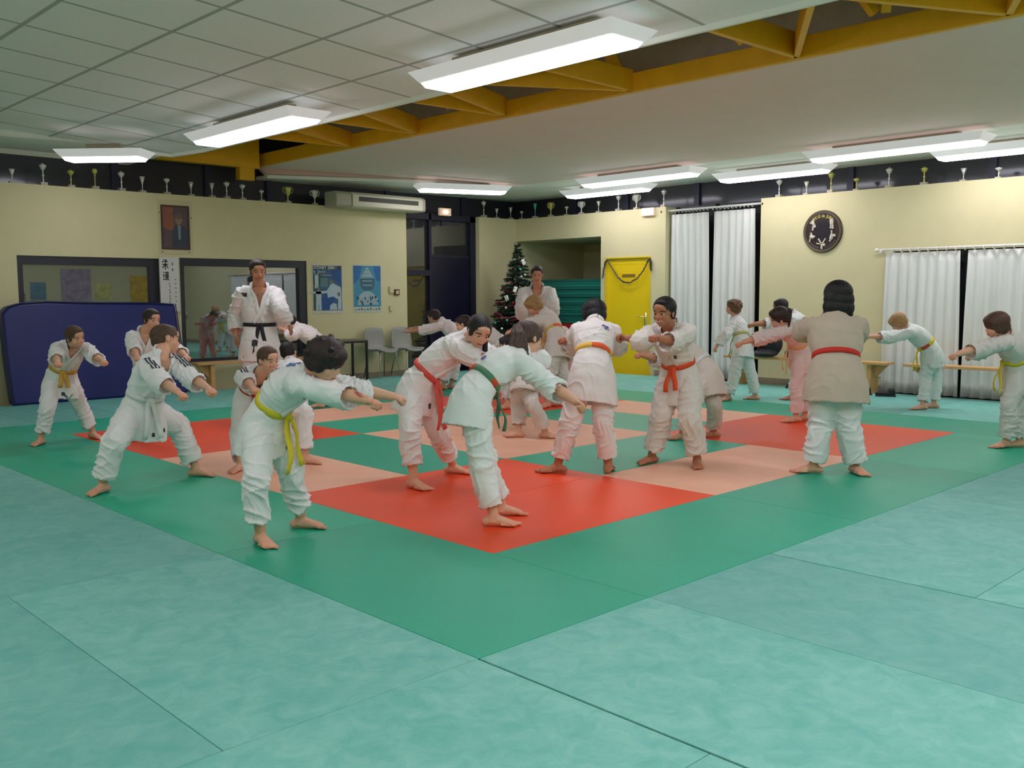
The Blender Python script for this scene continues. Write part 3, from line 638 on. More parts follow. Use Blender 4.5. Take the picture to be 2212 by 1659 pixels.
# yellow door with handle and name plate
t = thing('door_3', 'x', 'x', (WX, 6.68, 0)); del t['label']; del t['category']; struct(t)
M_YD = mat('yellow_door', srgb(236, 204, 18), .35, noise_amt=.02, scale=5)
b = MB(); b.box((.02, -.455, -.035), (.06, .455, 1.93)); b.build('door_leaf', M_YD, t)
b = MB(); b.box((-.012, .455, -.035), (.1, .49, 1.95)); b.box((-.012, -.49, -.035), (.1, -.455, 1.95)); b.box((-.012, -.455, 1.93), (.1, .455, 1.95)); b.build('door_frame', mat('yellow_frame', srgb(222, 194, 40), .4), t)
b = MB(); b.box((.010, -.395, .80), (.02, -.355, 1.02)); b.tube([(.01, -.375, .95), (-.04, -.375, .95), (-.045, -.34, .95), (-.045, -.25, .955)], .011, 8); b.build('handle', mat('brushed_steel', srgb(225, 220, 170), .3, .6), t, smooth=True)
b = MB(); b.box((.014, -.15, 1.615), (.02, .13, 1.665)); b.build('name_plate', mat('brown_plate', srgb(128, 104, 40), .5), t)
# garland hanging over the door
b = MB(); pts = []
def gp(px, py, off=.03): p = at(px, py, 'x', WX-off); return p
key = [(1302, 600), (1304, 582), (1308, 566), (1312, 562), (1322, 578), (1334, 598), (1346, 609), (1360, 611), (1376, 602), (1390, 584), (1399, 566), (1404, 558), (1407, 568), (1405, 577), (1408, 584)]
kp = [gp(*p) for p in key]; rr = random.Random(7)
dense = []
for i in range(len(kp)-1):
    for s in range(8): dense.append(kp[i].lerp(kp[i+1], s/8))
b.tube(dense, .008, 5)
for p in dense:
    for q in range(7):
        d = Vector((rr.uniform(-1, .3), rr.uniform(-1, 1), rr.uniform(-1, 1))).normalized()*.028; b.tube([p, p+d], [.004, .001], 3)
o = b.build('tinsel_garland', mat('dark_tinsel', srgb(72, 70, 84), .35, .3)); tag(o, 'dark tinsel garland draped over the yellow door', 'garland')
o = MB().tube([gp(1310, 563, .02), gp(1404, 560, .02)], .003, 5).build('string', M_BLACK); tag(o, 'thin dark string stretched across the top of the yellow door', 'string')
# curtains with rods and rings
def curtain(x, y0, y1, z0, z1, label, folds, amp=.035, seed=1, lean=0):
    t = thing('curtain', label, 'curtain', (x, (y0+y1)/2, z0))
    rr = random.Random(seed); n = folds*10; vs = []; fs = []; ph = [rr.uniform(0, 6) for _ in range(4)]; m = 14
    for j in range(m):
        v = j/(m-1)
        for i in range(n+1):
            s = i/n; a = amp*(1-.45*v)
            dx = a*(sin(2*pi*folds*s+ph[0]+.5*sin(3*v+ph[1]))+.4*sin(2*pi*folds*.53*s+ph[2]))+.01*sin(9*s+4*v)
            vs.append((-.0+dx, (s-.5)*(y1-y0)*(1-.05*v)+lean*(1-v), v*(z1-z0)))
    for j in range(m-1):
        for i in range(n): fs.append((j*(n+1)+i, j*(n+1)+i+1, (j+1)*(n+1)+i+1, (j+1)*(n+1)+i))
    o = MB().add(vs, fs).build('cloth', M_CURT, t, smooth=True); s = o.modifiers.new('s', 'SOLIDIFY'); s.thickness = .003
    return t
XC = WX-.03
curtain(XC+.12, 5.13, 5.88, .0, 2.60, 'tall white curtain at the left of the bay window, beside the yellow door', 6, seed=4)
curtain(XC+.12, 4.30, 5.07, .0, 2.60, 'tall white curtain at the right of the bay window', 6, seed=9)
curtain(XC-.02, 1.22, 2.24, .0, 1.86, 'long white curtain of the right window, left of the dark gap', 8, seed=5, amp=.028)
curtain(XC-.02, .12, 1.18, .0, 1.86, 'long white curtain of the right window, right of the dark gap', 8, seed=6, amp=.028)
curtain(XC-.02, -1.6, .08, .0, 1.86, 'long white curtain outside the right edge of the picture', 12, seed=8, amp=.028)
def rod(x, y0, y1, z, rings, label, rl):
    t = thing('curtain_rod', label, 'curtain rod', (x, (y0+y1)/2, z))
    b = MB(); L = (y1-y0)/2; b.tube([(0, -L, 0), (0, L, 0)], .016, 12); b.build('pole', M_WHITE, t, smooth=True)
    for s in (-1, 1): b = MB(); b.ball((0, s*L, 0), .028, 12, 8); b.build('finial', M_WHITE, t, smooth=True)
    for s in (-1, 1): b = MB(); b.box((-.02, s*(L-.06)-.012, -.03), (WX-x, s*(L-.06)+.012, .0)); b.build('bracket', M_WHITE, t)
    first = None
    for k, ry in enumerate(rings):
        if first is None:
            vs = []; b = MB(); pts = [(.026*cos(a), 0, -.012+.026*sin(a)) for a in [2*pi*q/14 for q in range(15)]]
            b.tube(pts, .005, 5); first = b.build('curtain_ring', M_WHITE, loc=(0, 0, 0)); o = first
        else: o = first.copy(); COL.objects.link(o)
        o.location = (x, ry, z); o.rotation_euler = (0, 0, .25*sin(7*k)); tag(o, rl, 'curtain ring', rl)
rod(XC+.10, 4.08, 6.05, 2.665, [4.35+.07*i for i in range(11)]+[5.15+.068*i for i in range(11)], 'white curtain rod across the top of the bay window', 'white ring on the bay window rod')
rod(XC-.06, -1.7, 2.33, 1.90, [.15+.115*i for i in range(18)], 'white curtain rod of the long right curtains', 'white ring on the rod of the long right curtains')
# round plaque
t = thing('wall_plaque', 'round dark plaque with five pale judo fighters on the right wall', 'plaque', (WX, 3.16, 2.195), None, -pi/2)
def ring_lathe(prof, name, m, y=0):
    b = MB(); b.lathe(prof, n=48); me_ = b.mesh(); me_.transform(Matrix.Rotation(pi/2, 4, 'X')); return link(name, me_, m, t)
ring_lathe([(.295, 0), (.295, .02), (.285, .03), (.27, .024)], 'disc', mat('plaque_dark', srgb(48, 34, 32), .4))
M_PL = mat('plaque_line', srgb(150, 140, 110), .45); M_PW = mat('plaque_white', srgb(205, 200, 185), .5)
for rad in (.279, .262):
    b = MB(); b.tube([(rad*cos(2*pi*k/48), -.028, rad*sin(2*pi*k/48)) for k in range(49)], .0028, 5); b.build('ring', M_PL, t)
b = MB(); b.add([(0.135*cos(2*pi*k/32), -.0262, .01+.145*sin(2*pi*k/32)) for k in range(32)], [tuple(range(32))]); b.build('centre', mat('plaque_centre', srgb(26, 22, 32), .4), t)
def figure_blob(cx, cz, parts):
    b = MB()
    for (a, c, d, e, r) in parts: b.tube([(cx+a, -.03, cz+c), (cx+d, -.03, cz+e)], r, 7)
    b.build('figure', M_PW, t)
figure_blob(-.14, .11, [(-.01, .05, .005, -.01, .022), (.01, 0, -.005, -.09, .012), (.02, -.01, .03, -.05, .014), (-.05, .02, 0, .0, .009), (0, .06, .0, .075, .012)])
figure_blob(.14, .11, [(0, .06, .0, -.02, .026), (-.005, -.01, -.015, -.075, .013), (.012, -.01, .02, -.08, .013), (-.03, .03, .03, .02, .01)])
figure_blob(-.155, -.06, [(-.02, 0, .03, -.02, .026), (.0, .02, -.02, .045, .012), (-.02, -.02, -.035, -.08, .01), (.03, -.02, .05, .0, .012)])
figure_blob(.155, -.06, [(.0, .02, -.02, -.05, .024), (.02, .01, .035, -.02, .018), (-.01, .03, -.015, .07, .01), (-.02, -.05, -.035, -.085, .013)])
figure_blob(.0, -.175, [(-.005, .0, .0, -.07, .014), (-.01, .01, -.055, .075, .01), (.01, .01, .055, .075, .01), (.01, -.02, .05, -.01, .02), (-.03, .0, -.08, .01, .009)])
def arc_text(s, rad, a0, a1, size, m, flip=False):
    n = len(s)
    for i, ch in enumerate(s):
        if ch == ' ': continue
        a = a0+(a1-a0)*i/(n-1); r = Vector((sin(a), 0, -cos(a))) if not flip else Vector((-sin(a), 0, cos(a)))
        u = Vector((cos(a), 0, sin(a))) if not flip else Vector((-cos(a), 0, -sin(a)))
        text_mesh(ch, size, m, 'lettering', t, (rad*cos(a), -.0285, rad*sin(a)), r, u, bold=.001)
arc_text('ECOLE de JUDO', .215, radians(126), radians(54), .058, mat('plaque_gold', srgb(182, 172, 92), .45))
M_PG = mat('plaque_grey', srgb(120, 104, 100), .5)
arc_text('DE LA', .232, radians(252), radians(272), .03, M_PG, True)
for a0_, a1_ in ((214, 246), (280, 326)):      # worn, illegible words
    for k in range(9):
        a = radians(a0_+(a1_-a0_)*k/8); b = MB(); b.beam((.222*cos(a), -.0285, .222*sin(a)), (.242*cos(a), -.0285, .242*sin(a)), .008, .002, up=(0, 1, 0)); b.build('worn_letter', M_PG, t)
# socket
t = thing('socket', 'white square electric socket low on the right wall left of the long curtains', 'socket', (WX, 2.3, .235), None, -pi/2)
b = MB(); b.box((-.045, -.012, -.045), (.045, 0, .045)); b.build('cover', M_WHITE, t, bevel=.004)
b = MB(); b.lathe([(.022, 0), (.022, .003)], n=16); me_ = b.mesh(); me_.transform(Matrix.Rotation(pi/2, 4, 'X')); o = link('socket_hole', me_, mat('socket_grey', srgb(150, 150, 140), .5), t); o.location.y = -.012

# ------------------------------------------------------------------ christmas tree
TX, TY = 8.55, 8.55
t = thing('christmas_tree', 'decorated christmas tree standing in the far corner', 'christmas tree', (TX, TY, 0))
b = MB(); b.tube([(0, 0, 0), (0, 0, 1.2), (-.01, .01, 2.05), (-.05, .03, 2.24)], [.04, .03, .014, .004], 8); b.build('trunk', mat('bark', srgb(60, 45, 32), .8), t)
rr = random.Random(11); b = MB(); tips = []
def trad(z): return .03+.62*max(0, (2.15-z)/1.95)**.85
z = .15
while z < 2.2:
    nb = int(7+20*trad(z))
    for k in range(nb):
        a = 2*pi*(k/nb)+rr.uniform(-.3, .3)+z*5; L = trad(z)*rr.uniform(.75, 1.08); zz = z+rr.uniform(-.03, .03)
        p0 = Vector((0, 0, zz)); d = Vector((cos(a), sin(a), rr.uniform(-.28, .02))); steps = max(2, int(L/.035))
        for s in range(steps+1):
            p = p0+d*L*s/steps
            if s > steps*.25:
                for q in range(11):
                    e = Vector((rr.uniform(-1, 1), rr.uniform(-1, 1), rr.uniform(-.7, .8))).normalized(); w = e.orthogonal()*.009
                    tip = p+(e+d*.5)*rr.uniform(.03, .055); b.add([p-w, p+w, tip], [(0, 1, 2)])
        b.tube([p0, p0+d*L], [.006, .002], 4)
        if L > trad(z)*.9: tips.append(p0+d*L)
    z += .062
b.build('foliage', mat('fir_green', srgb(26, 54, 40), .7, noise_amt=.4, scale=6), t)
for gi, (z0, z1, turns, col) in enumerate(((1.50, .25, 5.0, (120, 34, 44)), (1.05, .75, 1.2, (150, 60, 80)))):
    b = MB(); n = 260; P_ = []
    for k in range(n): s = k/(n-1); z = z0+(z1-z0)*s; a = 2*pi*turns*s+1; r = trad(z)*.97; P_.append(Vector((r*cos(a), r*sin(a), z+.03*sin(a*5))))
    b.tube(P_, .01, 5)
    for p in P_:
        for q in range(5): e = Vector((rr.uniform(-1, 1), rr.uniform(-1, 1), rr.uniform(-1, 1))).normalized(); b.tube([p, p+e*.03], [.004, .001], 3)
    o = b.build('tinsel_garland', mat(f'red_tinsel_{gi}', srgb(*col), .3, .5)); o.location = (TX, TY, 0)
    tag(o, ['dark red tinsel wound around the christmas tree', 'short pink tinsel across the middle of the christmas tree'][gi], 'garland')
cols = [('silver', (225, 225, 225)), ('white', (235, 235, 230)), ('turquoise', (60, 190, 160)), ('silver', (225, 225, 225)), ('red', (150, 30, 40))]
spots = [(1088, 588, 0, 1), (1134, 594, 0, 0), (1126, 598, 0, 0), (1124, 582, 2, 0), (1112, 622, 3, 0), (1131, 566, 1, 1), (1113, 625, 1, 1), (1094, 644, 0, 1), (1093, 665, 0, 0), (1062, 677, 0, 1), (1095, 692, 2, 0), (1070, 698, 2, 0), (1104, 611, 4, 0), (1076, 655, 4, 0), (1108, 655, 4, 0), (1084, 710, 0, 0), (1102, 612, 0, 0), (1120, 640, 4, 0)]
for k, (px, py, ci, kind) in enumerate(spots):
    # point on the cone facing the hall
    c = Vector(CAM_POS); d = (_F+_X*((px-1106)/FPX)-_Y*((py-829.5)/FPX)).normalized(); best = None
    for s in range(1300, 1800):
        p = c+d*(s/100); r = sqrt((p.x-TX)**2+(p.y-TY)**2)
        if r <= trad(p.z)+.02: best = p; break
    if best is None: continue
    nm, cc = cols[ci]; m = mat(f'bauble_{nm}', srgb(*cc), .12, .85 if ci != 1 else .1)
    if kind:
        b = MB(); b.box((-.03, -.012, -.05), (.03, .012, .05)); o = b.build('ornament_box', m, bevel=.004); o.rotation_euler = (0, .35*(-1)**k, -.8); o.location = best
        tag(o, f'small shiny {nm} parcel ornament on the christmas tree, {ordn[k % 17]} from the top', 'ornament', 'parcel ornaments on the tree')
    else:
        o = MB().ball((0, 0, 0), .026, 14, 10).build('bauble', m, smooth=True); o.location = best; tag(o, f'small {nm} ball hanging on the christmas tree', 'bauble', f'{nm} balls on the tree')
# posters on the back wall (seen mirrored in the interior windows)
def mirrored(px, py):      # where the interior glass mirrors the wall behind the camera
    d = _F+_X*((px-1106)/FPX)-_Y*((py-829.5)/FPX); c = Vector(CAM_POS); T_ = ((WY+.07-c.y)+(WY+.07-Y0))/d.y; return c.x+d.x*T_, c.z+d.z*T_
for i, (xa, ya, xb, yb, c, nm) in enumerate(((66, 648, 98, 610, (90, 140, 160), 'blue'), (133, 652, 194, 582, (168, 150, 172), 'mauve'), (206, 648, 240, 612, (216, 210, 120), 'pale yellow'), (282, 652, 318, 596, (224, 176, 40), 'orange yellow'), (322, 660, 338, 612, (80, 180, 190), 'turquoise'))):
    (x0_, z0_), (x1_, z1_) = mirrored(xa, ya), mirrored(xb, yb); w = x1_-x0_
    b = MB(); b.box((-w/2, 0, 0), (w/2, .004, z1_-z0_)); o = b.build('poster', mat(f'back_poster_{i}', srgb(*c), .6, noise_amt=.45, scale=5)); o.location = ((x0_+x1_)/2, Y0+.012, z0_); tag(o, f'{nm} poster on the wall behind the camera, mirrored in the interior window', 'poster')

# ------------------------------------------------------------------ people
UP = Vector((0, 0, 1))
def V(a): return Vector(a)
def lerp(a, b, t): return a*(1-t)+b*t
def tubeE(b, rings, n=18, mi=0):
    """rings: (centre, X axis, Y axis, a, b) elliptical sections, closed ends"""
    vs = []; fs = []
    for c, X, Y, ra, rb in rings:
        for k in range(n):
            a = 2*pi*k/n; vs.append(c+X*(ra*cos(a))+Y*(rb*sin(a)))
    for i in range(len(rings)-1):
        for k in range(n): fs.append((i*n+k, i*n+(k+1) % n, (i+1)*n+(k+1) % n, (i+1)*n+k))
    fs.append(tuple(range(n))[::-1]); fs.append(tuple(range((len(rings)-1)*n, len(rings)*n)))
    b.add(vs, fs, mi)
def limb(b, pts, rs, n=16, flat=1.0, ref=None, hollow=0, wall=.007):
    """tapered limb through pts; hollow: length of the open end"""
    rings = []; P = [V(p) for p in pts]
    X = None
    for i, p in enumerate(P):
        t = (P[min(i+1, len(P)-1)]-P[max(i-1, 0)]).normalized()
        if X is None:
            r = V(ref) if ref is not None else t.orthogonal(); X = (r-t*r.dot(t)).normalized()
        X = (X-t*X.dot(t)).normalized(); Y = t.cross(X); rings.append((p, X, Y, rs[i], rs[i]*flat))
    if hollow:
        c, X, Y, ra, rb = rings[-1]; t = (P[-1]-P[-2]).normalized()
        rings.append((c, X, Y, ra-wall, rb-wall)); rings.append((c-t*hollow, X, Y, ra-wall*1.3, rb-wall*1.3))
    tubeE(b, rings, n)
def smoothpts(P, R, k=4):
    """Catmull-Rom resample of points and radii"""
    n = len(P); op = []; orr = []
    for i in range(n-1):
        p0, p1, p2, p3 = P[max(i-1, 0)], P[i], P[i+1], P[min(i+2, n-1)]
        for s in range(k):
            t = s/k; t2 = t*t; t3 = t2*t
            op.append(.5*((2*p1)+(p2-p0)*t+(2*p0-5*p1+4*p2-p3)*t2+(3*p1-p0-3*p2+p3)*t3)); orr.append(R[i]*(1-t)+R[i+1]*t)
    op.append(P[-1]); orr.append(R[-1]); return op, orr
def voxel(b, vox, smooth=2, name='m'):
    me = b.mesh(name); o = bpy.data.objects.new('tmp', me); COL.objects.link(o)
    r = o.modifiers.new('r', 'REMESH'); r.mode = 'VOXEL'; r.voxel_size = vox; r.adaptivity = 0
    if smooth: s = o.modifiers.new('s', 'SMOOTH'); s.factor = .5; s.iterations = smooth
    dg = bpy.context.evaluated_depsgraph_get(); dg.update()
    out = bpy.data.meshes.new_from_object(o.evaluated_get(dg)); bpy.data.objects.remove(o); bpy.data.meshes.remove(me)
    return out
def get_co(me):
    a = np.empty(len(me.vertices)*3, dtype=np.float32); me.vertices.foreach_get('co', a); return a.reshape(-1, 3).astype(np.float64)
def set_co(me, a): me.vertices.foreach_set('co', a.astype(np.float32).ravel()); me.update()
def get_no(me):
    a = np.empty(len(me.vertices)*3, dtype=np.float32); me.vertices.foreach_get('normal', a); return a.reshape(-1, 3).astype(np.float64)
def folds(me, amp, seed, segs, along=.35):
    """cloth folds: ridged waves that run mostly across each limb axis; segs: (p, q, weight, wavelength)"""
    co = get_co(me); no = get_no(me); rg = np.random.RandomState(seed); d = np.zeros(len(co)); ph = rg.uniform(0, 6.28, 24)
    warp = .03*np.sin(co[:, 0]*17+ph[0]+2*np.sin(co[:, 2]*9+ph[1]))+.03*np.sin(co[:, 1]*15+ph[2]+2*np.sin(co[:, 2]*11))
    for i, (p, q, w, lam) in enumerate(segs):
        p = np.array(p); q = np.array(q); ax = q-p; L = np.linalg.norm(ax); ax = ax/L
        rel = co-p; s = rel@ax; rad = rel-np.outer(s, ax); dist = np.linalg.norm(rad, axis=1)
        ref = np.array([ax[1], -ax[0], .13]); ref -= ax*(ref@ax); ref /= np.linalg.norm(ref); r2 = np.cross(ax, ref)
        ang = np.arctan2(rad@ref, rad@r2)
        wt = w*np.exp(-np.clip(np.maximum(-s, s-L), 0, None)**2/.004)*np.exp(-(dist/.16)**4)
        f1 = 1-np.abs(np.sin((s+warp*1.3)*pi/lam+.9*np.sin(ang+ph[3+i % 8])+ph[11+i % 8]))
        f2 = 1-np.abs(np.sin((s*.35+warp)*pi/lam+2.0*ang+ph[(5+i) % 24]))
        d += wt*(f1**3*(.6+.5*np.sin(ang*1+ph[(7+i) % 24]))*1.25+.75*f2**3-.3)
    d += .5*(1-np.abs(np.sin(co[:, 2]*24+co[:, 0]*26+ph[12]+2.6*np.sin(co[:, 1]*13+co[:, 2]*7+ph[13]))))**3*np.clip(np.sin(co[:, 0]*12+co[:, 1]*9+co[:, 2]*8+ph[14]), 0, 1)
    d += .35*np.sin(co[:, 0]*38+ph[20])*np.sin(co[:, 1]*35+ph[21])*np.sin(co[:, 2]*31+ph[22])
    set_co(me, co+no*(d*amp)[:, None])
def set_tint(me, cols):
    a = me.color_attributes.new('tint', 'FLOAT_COLOR', 'POINT'); c = np.ones((len(me.vertices), 4), dtype=np.float32); c[:, :3] = cols
    a.data.foreach_set('color', c.ravel())
def seg_dist(co, p, q):
    p = np.array(p); q = np.array(q); ax = q-p; L2 = ax@ax; t = np.clip((co-p)@ax/L2, 0, 1); return np.linalg.norm(co-(p+np.outer(t, ax)), axis=1)

def hand(b, w, d, across, pn, s, kind, thumb):
    """w wrist point, d forearm direction, across: towards little finger, pn: palm normal, thumb: +-1 sign of thumb side along across"""
    d = d.normalized(); across = (across-d*across.dot(d)).normalized(); pn = d.cross(across)*(1 if d.cross(across).dot(pn) > 0 else -1)
    palm = .058*s if kind != 'fist' else .05*s; hw = .033*s
    ax = (across, pn, d)
    b.ball(w+d*palm*.52, (hw*.95, .0165*s, palm*.62), 14, 10, ax=ax)
    b.ball(w+d*palm*.75, (hw, .0155*s, .026*s), 14, 10, ax=ax)
    fl = [.92, 1.0, .95, .76]; fr = .0082*s
    for i in range(4):
        off = (-.75+.5*i)*-thumb; k0 = w+d*(palm*.93-.004*s*abs(i-1.2))+across*(hw*off*1.02)
        L = .062*s*fl[i]
        if kind == 'fist':
            k1 = k0+d*L*.30+pn*.004*s; k2 = k1+pn*L*.42-d*L*.02; k3 = k2-d*L*.38+pn*.002*s
            pts = [k0-d*.012*s, k0, k1, k2, k3]; rr_ = [fr, fr*1.05, fr*1.05, fr*.98, fr*.9]
        elif kind == 'flat':
            sp = across*((-.75+.5*i)*-thumb)*.22; dd = (d+sp-pn*.10).normalized(); k1 = k0+dd*L*.5; k2 = k1+(dd+pn*.12)*L*.32; k3 = k2+(dd+pn*.22)*L*.25
            pts = [k0-d*.012*s, k0, k1, k2, k3]; rr_ = [fr, fr, fr*.95, fr*.85, fr*.7]
        else:
            sp = across*((-.75+.5*i)*-thumb)*.12; dd = (d+sp+pn*.25).normalized(); k1 = k0+dd*L*.5; k2 = k1+(dd+pn*.45).normalized()*L*.32; k3 = k2+(dd+pn*.8).normalized()*L*.24
            pts = [k0-d*.012*s, k0, k1, k2, k3]; rr_ = [fr, fr, fr*.95, fr*.88, fr*.72]
        limb(b, pts, rr_, 8)
        b.ball(pts[-1], rr_[-1]*1.02, 8, 6); b.ball(pts[2], rr_[2]*1.03, 8, 6)
    ta = across*thumb
    t0 = w+d*.012*s+ta*hw*.55+pn*.004*s; t1 = w+d*palm*.55+ta*hw*1.12+pn*.010*s
    if kind == 'fist': t2 = w+d*(palm*.98)+ta*hw*.95+pn*.026*s; t3 = w+d*(palm*1.02)+ta*hw*.25+pn*.036*s
    elif kind == 'flat': t2 = t1+(d*.6+ta*.8).normalized()*.026*s; t3 = t2+(d*.8+ta*.5).normalized()*.02*s
    else: t2 = t1+(d*.9+ta*.25+pn*.3).normalized()*.026*s; t3 = t2+(d*.95+pn*.3).normalized()*.02*s
    limb(b, [t0, t1, t2, t3], [.012*s, .0115*s, .0095*s, .008*s], 8); b.ball(t3, .0082*s, 8, 6)
def foot(b, a, t, s, side):
    """a ankle joint, t toe direction (horizontal), side: +1 if the little toe lies to the left of t"""
    t = V((t.x, t.y, 0)).normalized(); l = UP.cross(t)*side; g = lambda f, o, z: V((a.x, a.y, 0))+t*f*s+l*o*s+UP*z*s
    rings = [(g(-.052, 0, .024), .020, .018), (g(-.04, 0, .028), .028, .026), (g(-.012, 0, .036), .030, .034), (g(.03, -.002, .034), .031, .032), (g(.075, 0, .025), .036, .024), (g(.11, 0, .018), .041, .017), (g(.128, 0, .013), .038, .012)]
    tubeE(b, [(c, l, UP, ra*s, rb*s) for c, ra, rb in rings], 14)
    b.ball(g(-.045, 0, .026), (.022*s, .026*s, .024*s), 12, 8)
    for i in range(5):
        o = -.030+.0155*i; f = .150-.006*i-.0022*i*i; r = (.0115 if i == 0 else .0078-.0004*i)*s
        limb(b, [g(f-.045, o, .015), g(f-.015, o, .014), g(f, o, .0105)], [r, r*.95, r*.92], 8); b.ball(g(f+.001, o, .0105), r*.98, 8, 6)

SKIN = {'fair': srgb(224, 172, 146), 'tan': srgb(202, 146, 118), 'dark': srgb(182, 124, 94)}
def head_frame(c, hd, neck):
    f = V(hd).normalized(); u0 = ((c-neck).normalized()*.55+UP*.75); u = (u0-f*u0.dot(f)).normalized(); l = u.cross(f); return f, l, u
def hair_mesh(b, c, f, l, u, h, style, sd, td=None, tl=1):
    P = lambda a, bb, cc: c+f*(a*h)+l*(bb*h)+u*(cc*h); ax = (f, l, u); B = lambda a, bb, cc, r: b.ball(P(a, bb, cc), tuple(x*h for x in r), 24, 16, ax=ax)
    if style == 'buzz':
        B(-.05, 0, .15, (.44, .358, .368)); B(-.2, 0, -.02, (.25, .30, .28)); B(.12, 0, .345, (.22, .25, .12))
    elif style == 'short':
        B(-.07, 0, .165, (.452, .368, .372)); B(-.22, 0, -.03, (.25, .315, .29)); B(.16, .03, .36, (.2, .24, .13))
        for s in (-1, 1): B(-.03, s*.30, .02, (.10, .06, .17))
    elif style == 'receding':
        B(-.12, 0, .165, (.41, .36, .36)); B(-.22, 0, -.03, (.24, .30, .27)); B(.16, 0, .37, (.14, .16, .10))
        for s in (-1, 1): B(-.03, s*.295, .03, (.10, .055, .17))
    elif style in ('mop', 'bowl'):
        B(-.06, 0, .16, (.475, .405, .385)); B(-.2, 0, -.06, (.31, .365, .34)); B(.13, 0, .27, (.30, .34, .19))
        for s in (-1, 1): B(.0, s*.31, -.02, (.2, .085, .23))
        if style == 'mop':
            rr = random.Random(sd)
            for k in range(16):
                a = rr.uniform(0, 6.28); e = rr.uniform(-.2, 1.1); d = f*cos(a)*cos(e)+l*sin(a)*cos(e)+u*sin(e)
                if d.dot(f) > .75 and e < .5: continue
                p = P(-.06, 0, .14)+d*.36*h; limb(b, [p, p+(d*.10+u*-.03+l*.05*sin(a*3))*h, p+(d*.12-u*.16)*h], [.09*h, .07*h, .02*h], 8)
    elif style == 'bob':
        B(-.08, 0, .13, (.47, .43, .40)); B(-.15, 0, -.10, (.38, .47, .42)); B(-.15, 0, -.33, (.36, .49, .36)); B(-.14, 0, -.52, (.30, .47, .20)); B(.1, 0, .36, (.24, .3, .11))
    elif style in ('pony', 'tied'):
        B(-.06, 0, .16, (.45, .368, .372)); B(-.2, 0, -.02, (.27, .325, .29)); B(.14, 0, .34, (.22, .26, .14))
        for s in (-1, 1): B(.0, s*.295, .05, (.15, .07, .20))
        q = P(-.46, 0, .17)
        if style == 'pony':
            B(-.47, 0, .16, (.08, .08, .08)); rr = random.Random(sd)
            for k in range(26):
                o = l*rr.uniform(-.17, .17)*h; L_ = rr.uniform(.5, .72)*tl; e = V(td).normalized() if td else V((0, 0, -1)); o = e.cross(UP).normalized()*rr.uniform(-.2, .2)*h; e = (e+V((rr.uniform(-.12, .12), rr.uniform(-.12, .12), rr.uniform(-.1, .1))))
                if tl > 1:      # tail thrown over the shoulder towards td
                    q1, q2, q3 = V((td[0], td[1], 0)).normalized(), 0, 0; sd_ = q1.cross(UP)*rr.uniform(-.045, .045); z_ = rr.uniform(.9, 1.15)
                    limb(b, [q, q+q1*.07+sd_*.4+UP*.012, q+q1*.125+sd_*.8-UP*.03, q+q1*.155+sd_*1.3-UP*.10*z_, q+q1*.157+sd_*1.7-UP*.175*z_], [.011, .017, .016, .012, .003], 6); continue
                limb(b, [q-f*.01*h, q+(-f*.12)*h+o*.5+e*.1*h, q+o*1.1+e*L_*.5*h-f*.08*h, q+o*1.7+e*L_*h], [.05*h, .07*h, .05*h, .012*h], 6)
        else:
            limb(b, smoothpts([q, q+(-f*.12-u*.02)*h, q+V((0, 0, -.35))*h-f*.12*h, q+V((0, 0, -.8))*h-f*.06*h], [1]*4)[0], [.06*h]+[.085*h]*5+[.075*h]*4+[.06*h, .045*h, .02*h], 10)
    elif style == 'frontlong':
        B(-.07, 0, .155, (.45, .37, .37)); B(-.2, 0, -.02, (.27, .32, .30))
        for s in (-1, 1): B(.05, s*.29, .05, (.15, .07, .22))
        q = P(-.35, .24, -.1); limb(b, smoothpts([q, q+l*.1*h+V((0, 0, -.2))*h, q+V((0, 0, -.6))*h+l*.12*h, q+V((0, 0, -1.0))*h+l*.08*h], [1]*4)[0], [.10*h]*6+[.09*h]*4+[.07*h, .05*h, .02*h], 10)
def strands(me, c, f, l, u, h, amp):
    co = get_co(me); no = get_no(me); rel = co-np.array(c); L_ = np.array(l); F_ = np.array(f); Uu = np.array(u)
    a = np.arctan2(rel@L_, rel@F_+.06*h); z = rel@Uu/h; r = rel@L_/h
    d = (1-np.abs(np.sin(a*17+3*np.sin(z*5)+2*np.sin(a*3))))*.6+(1-np.abs(np.sin(a*31+4*z+2*np.sin(r*9))))*.4-.4
    set_co(me, co+no*(d*amp)[:, None])

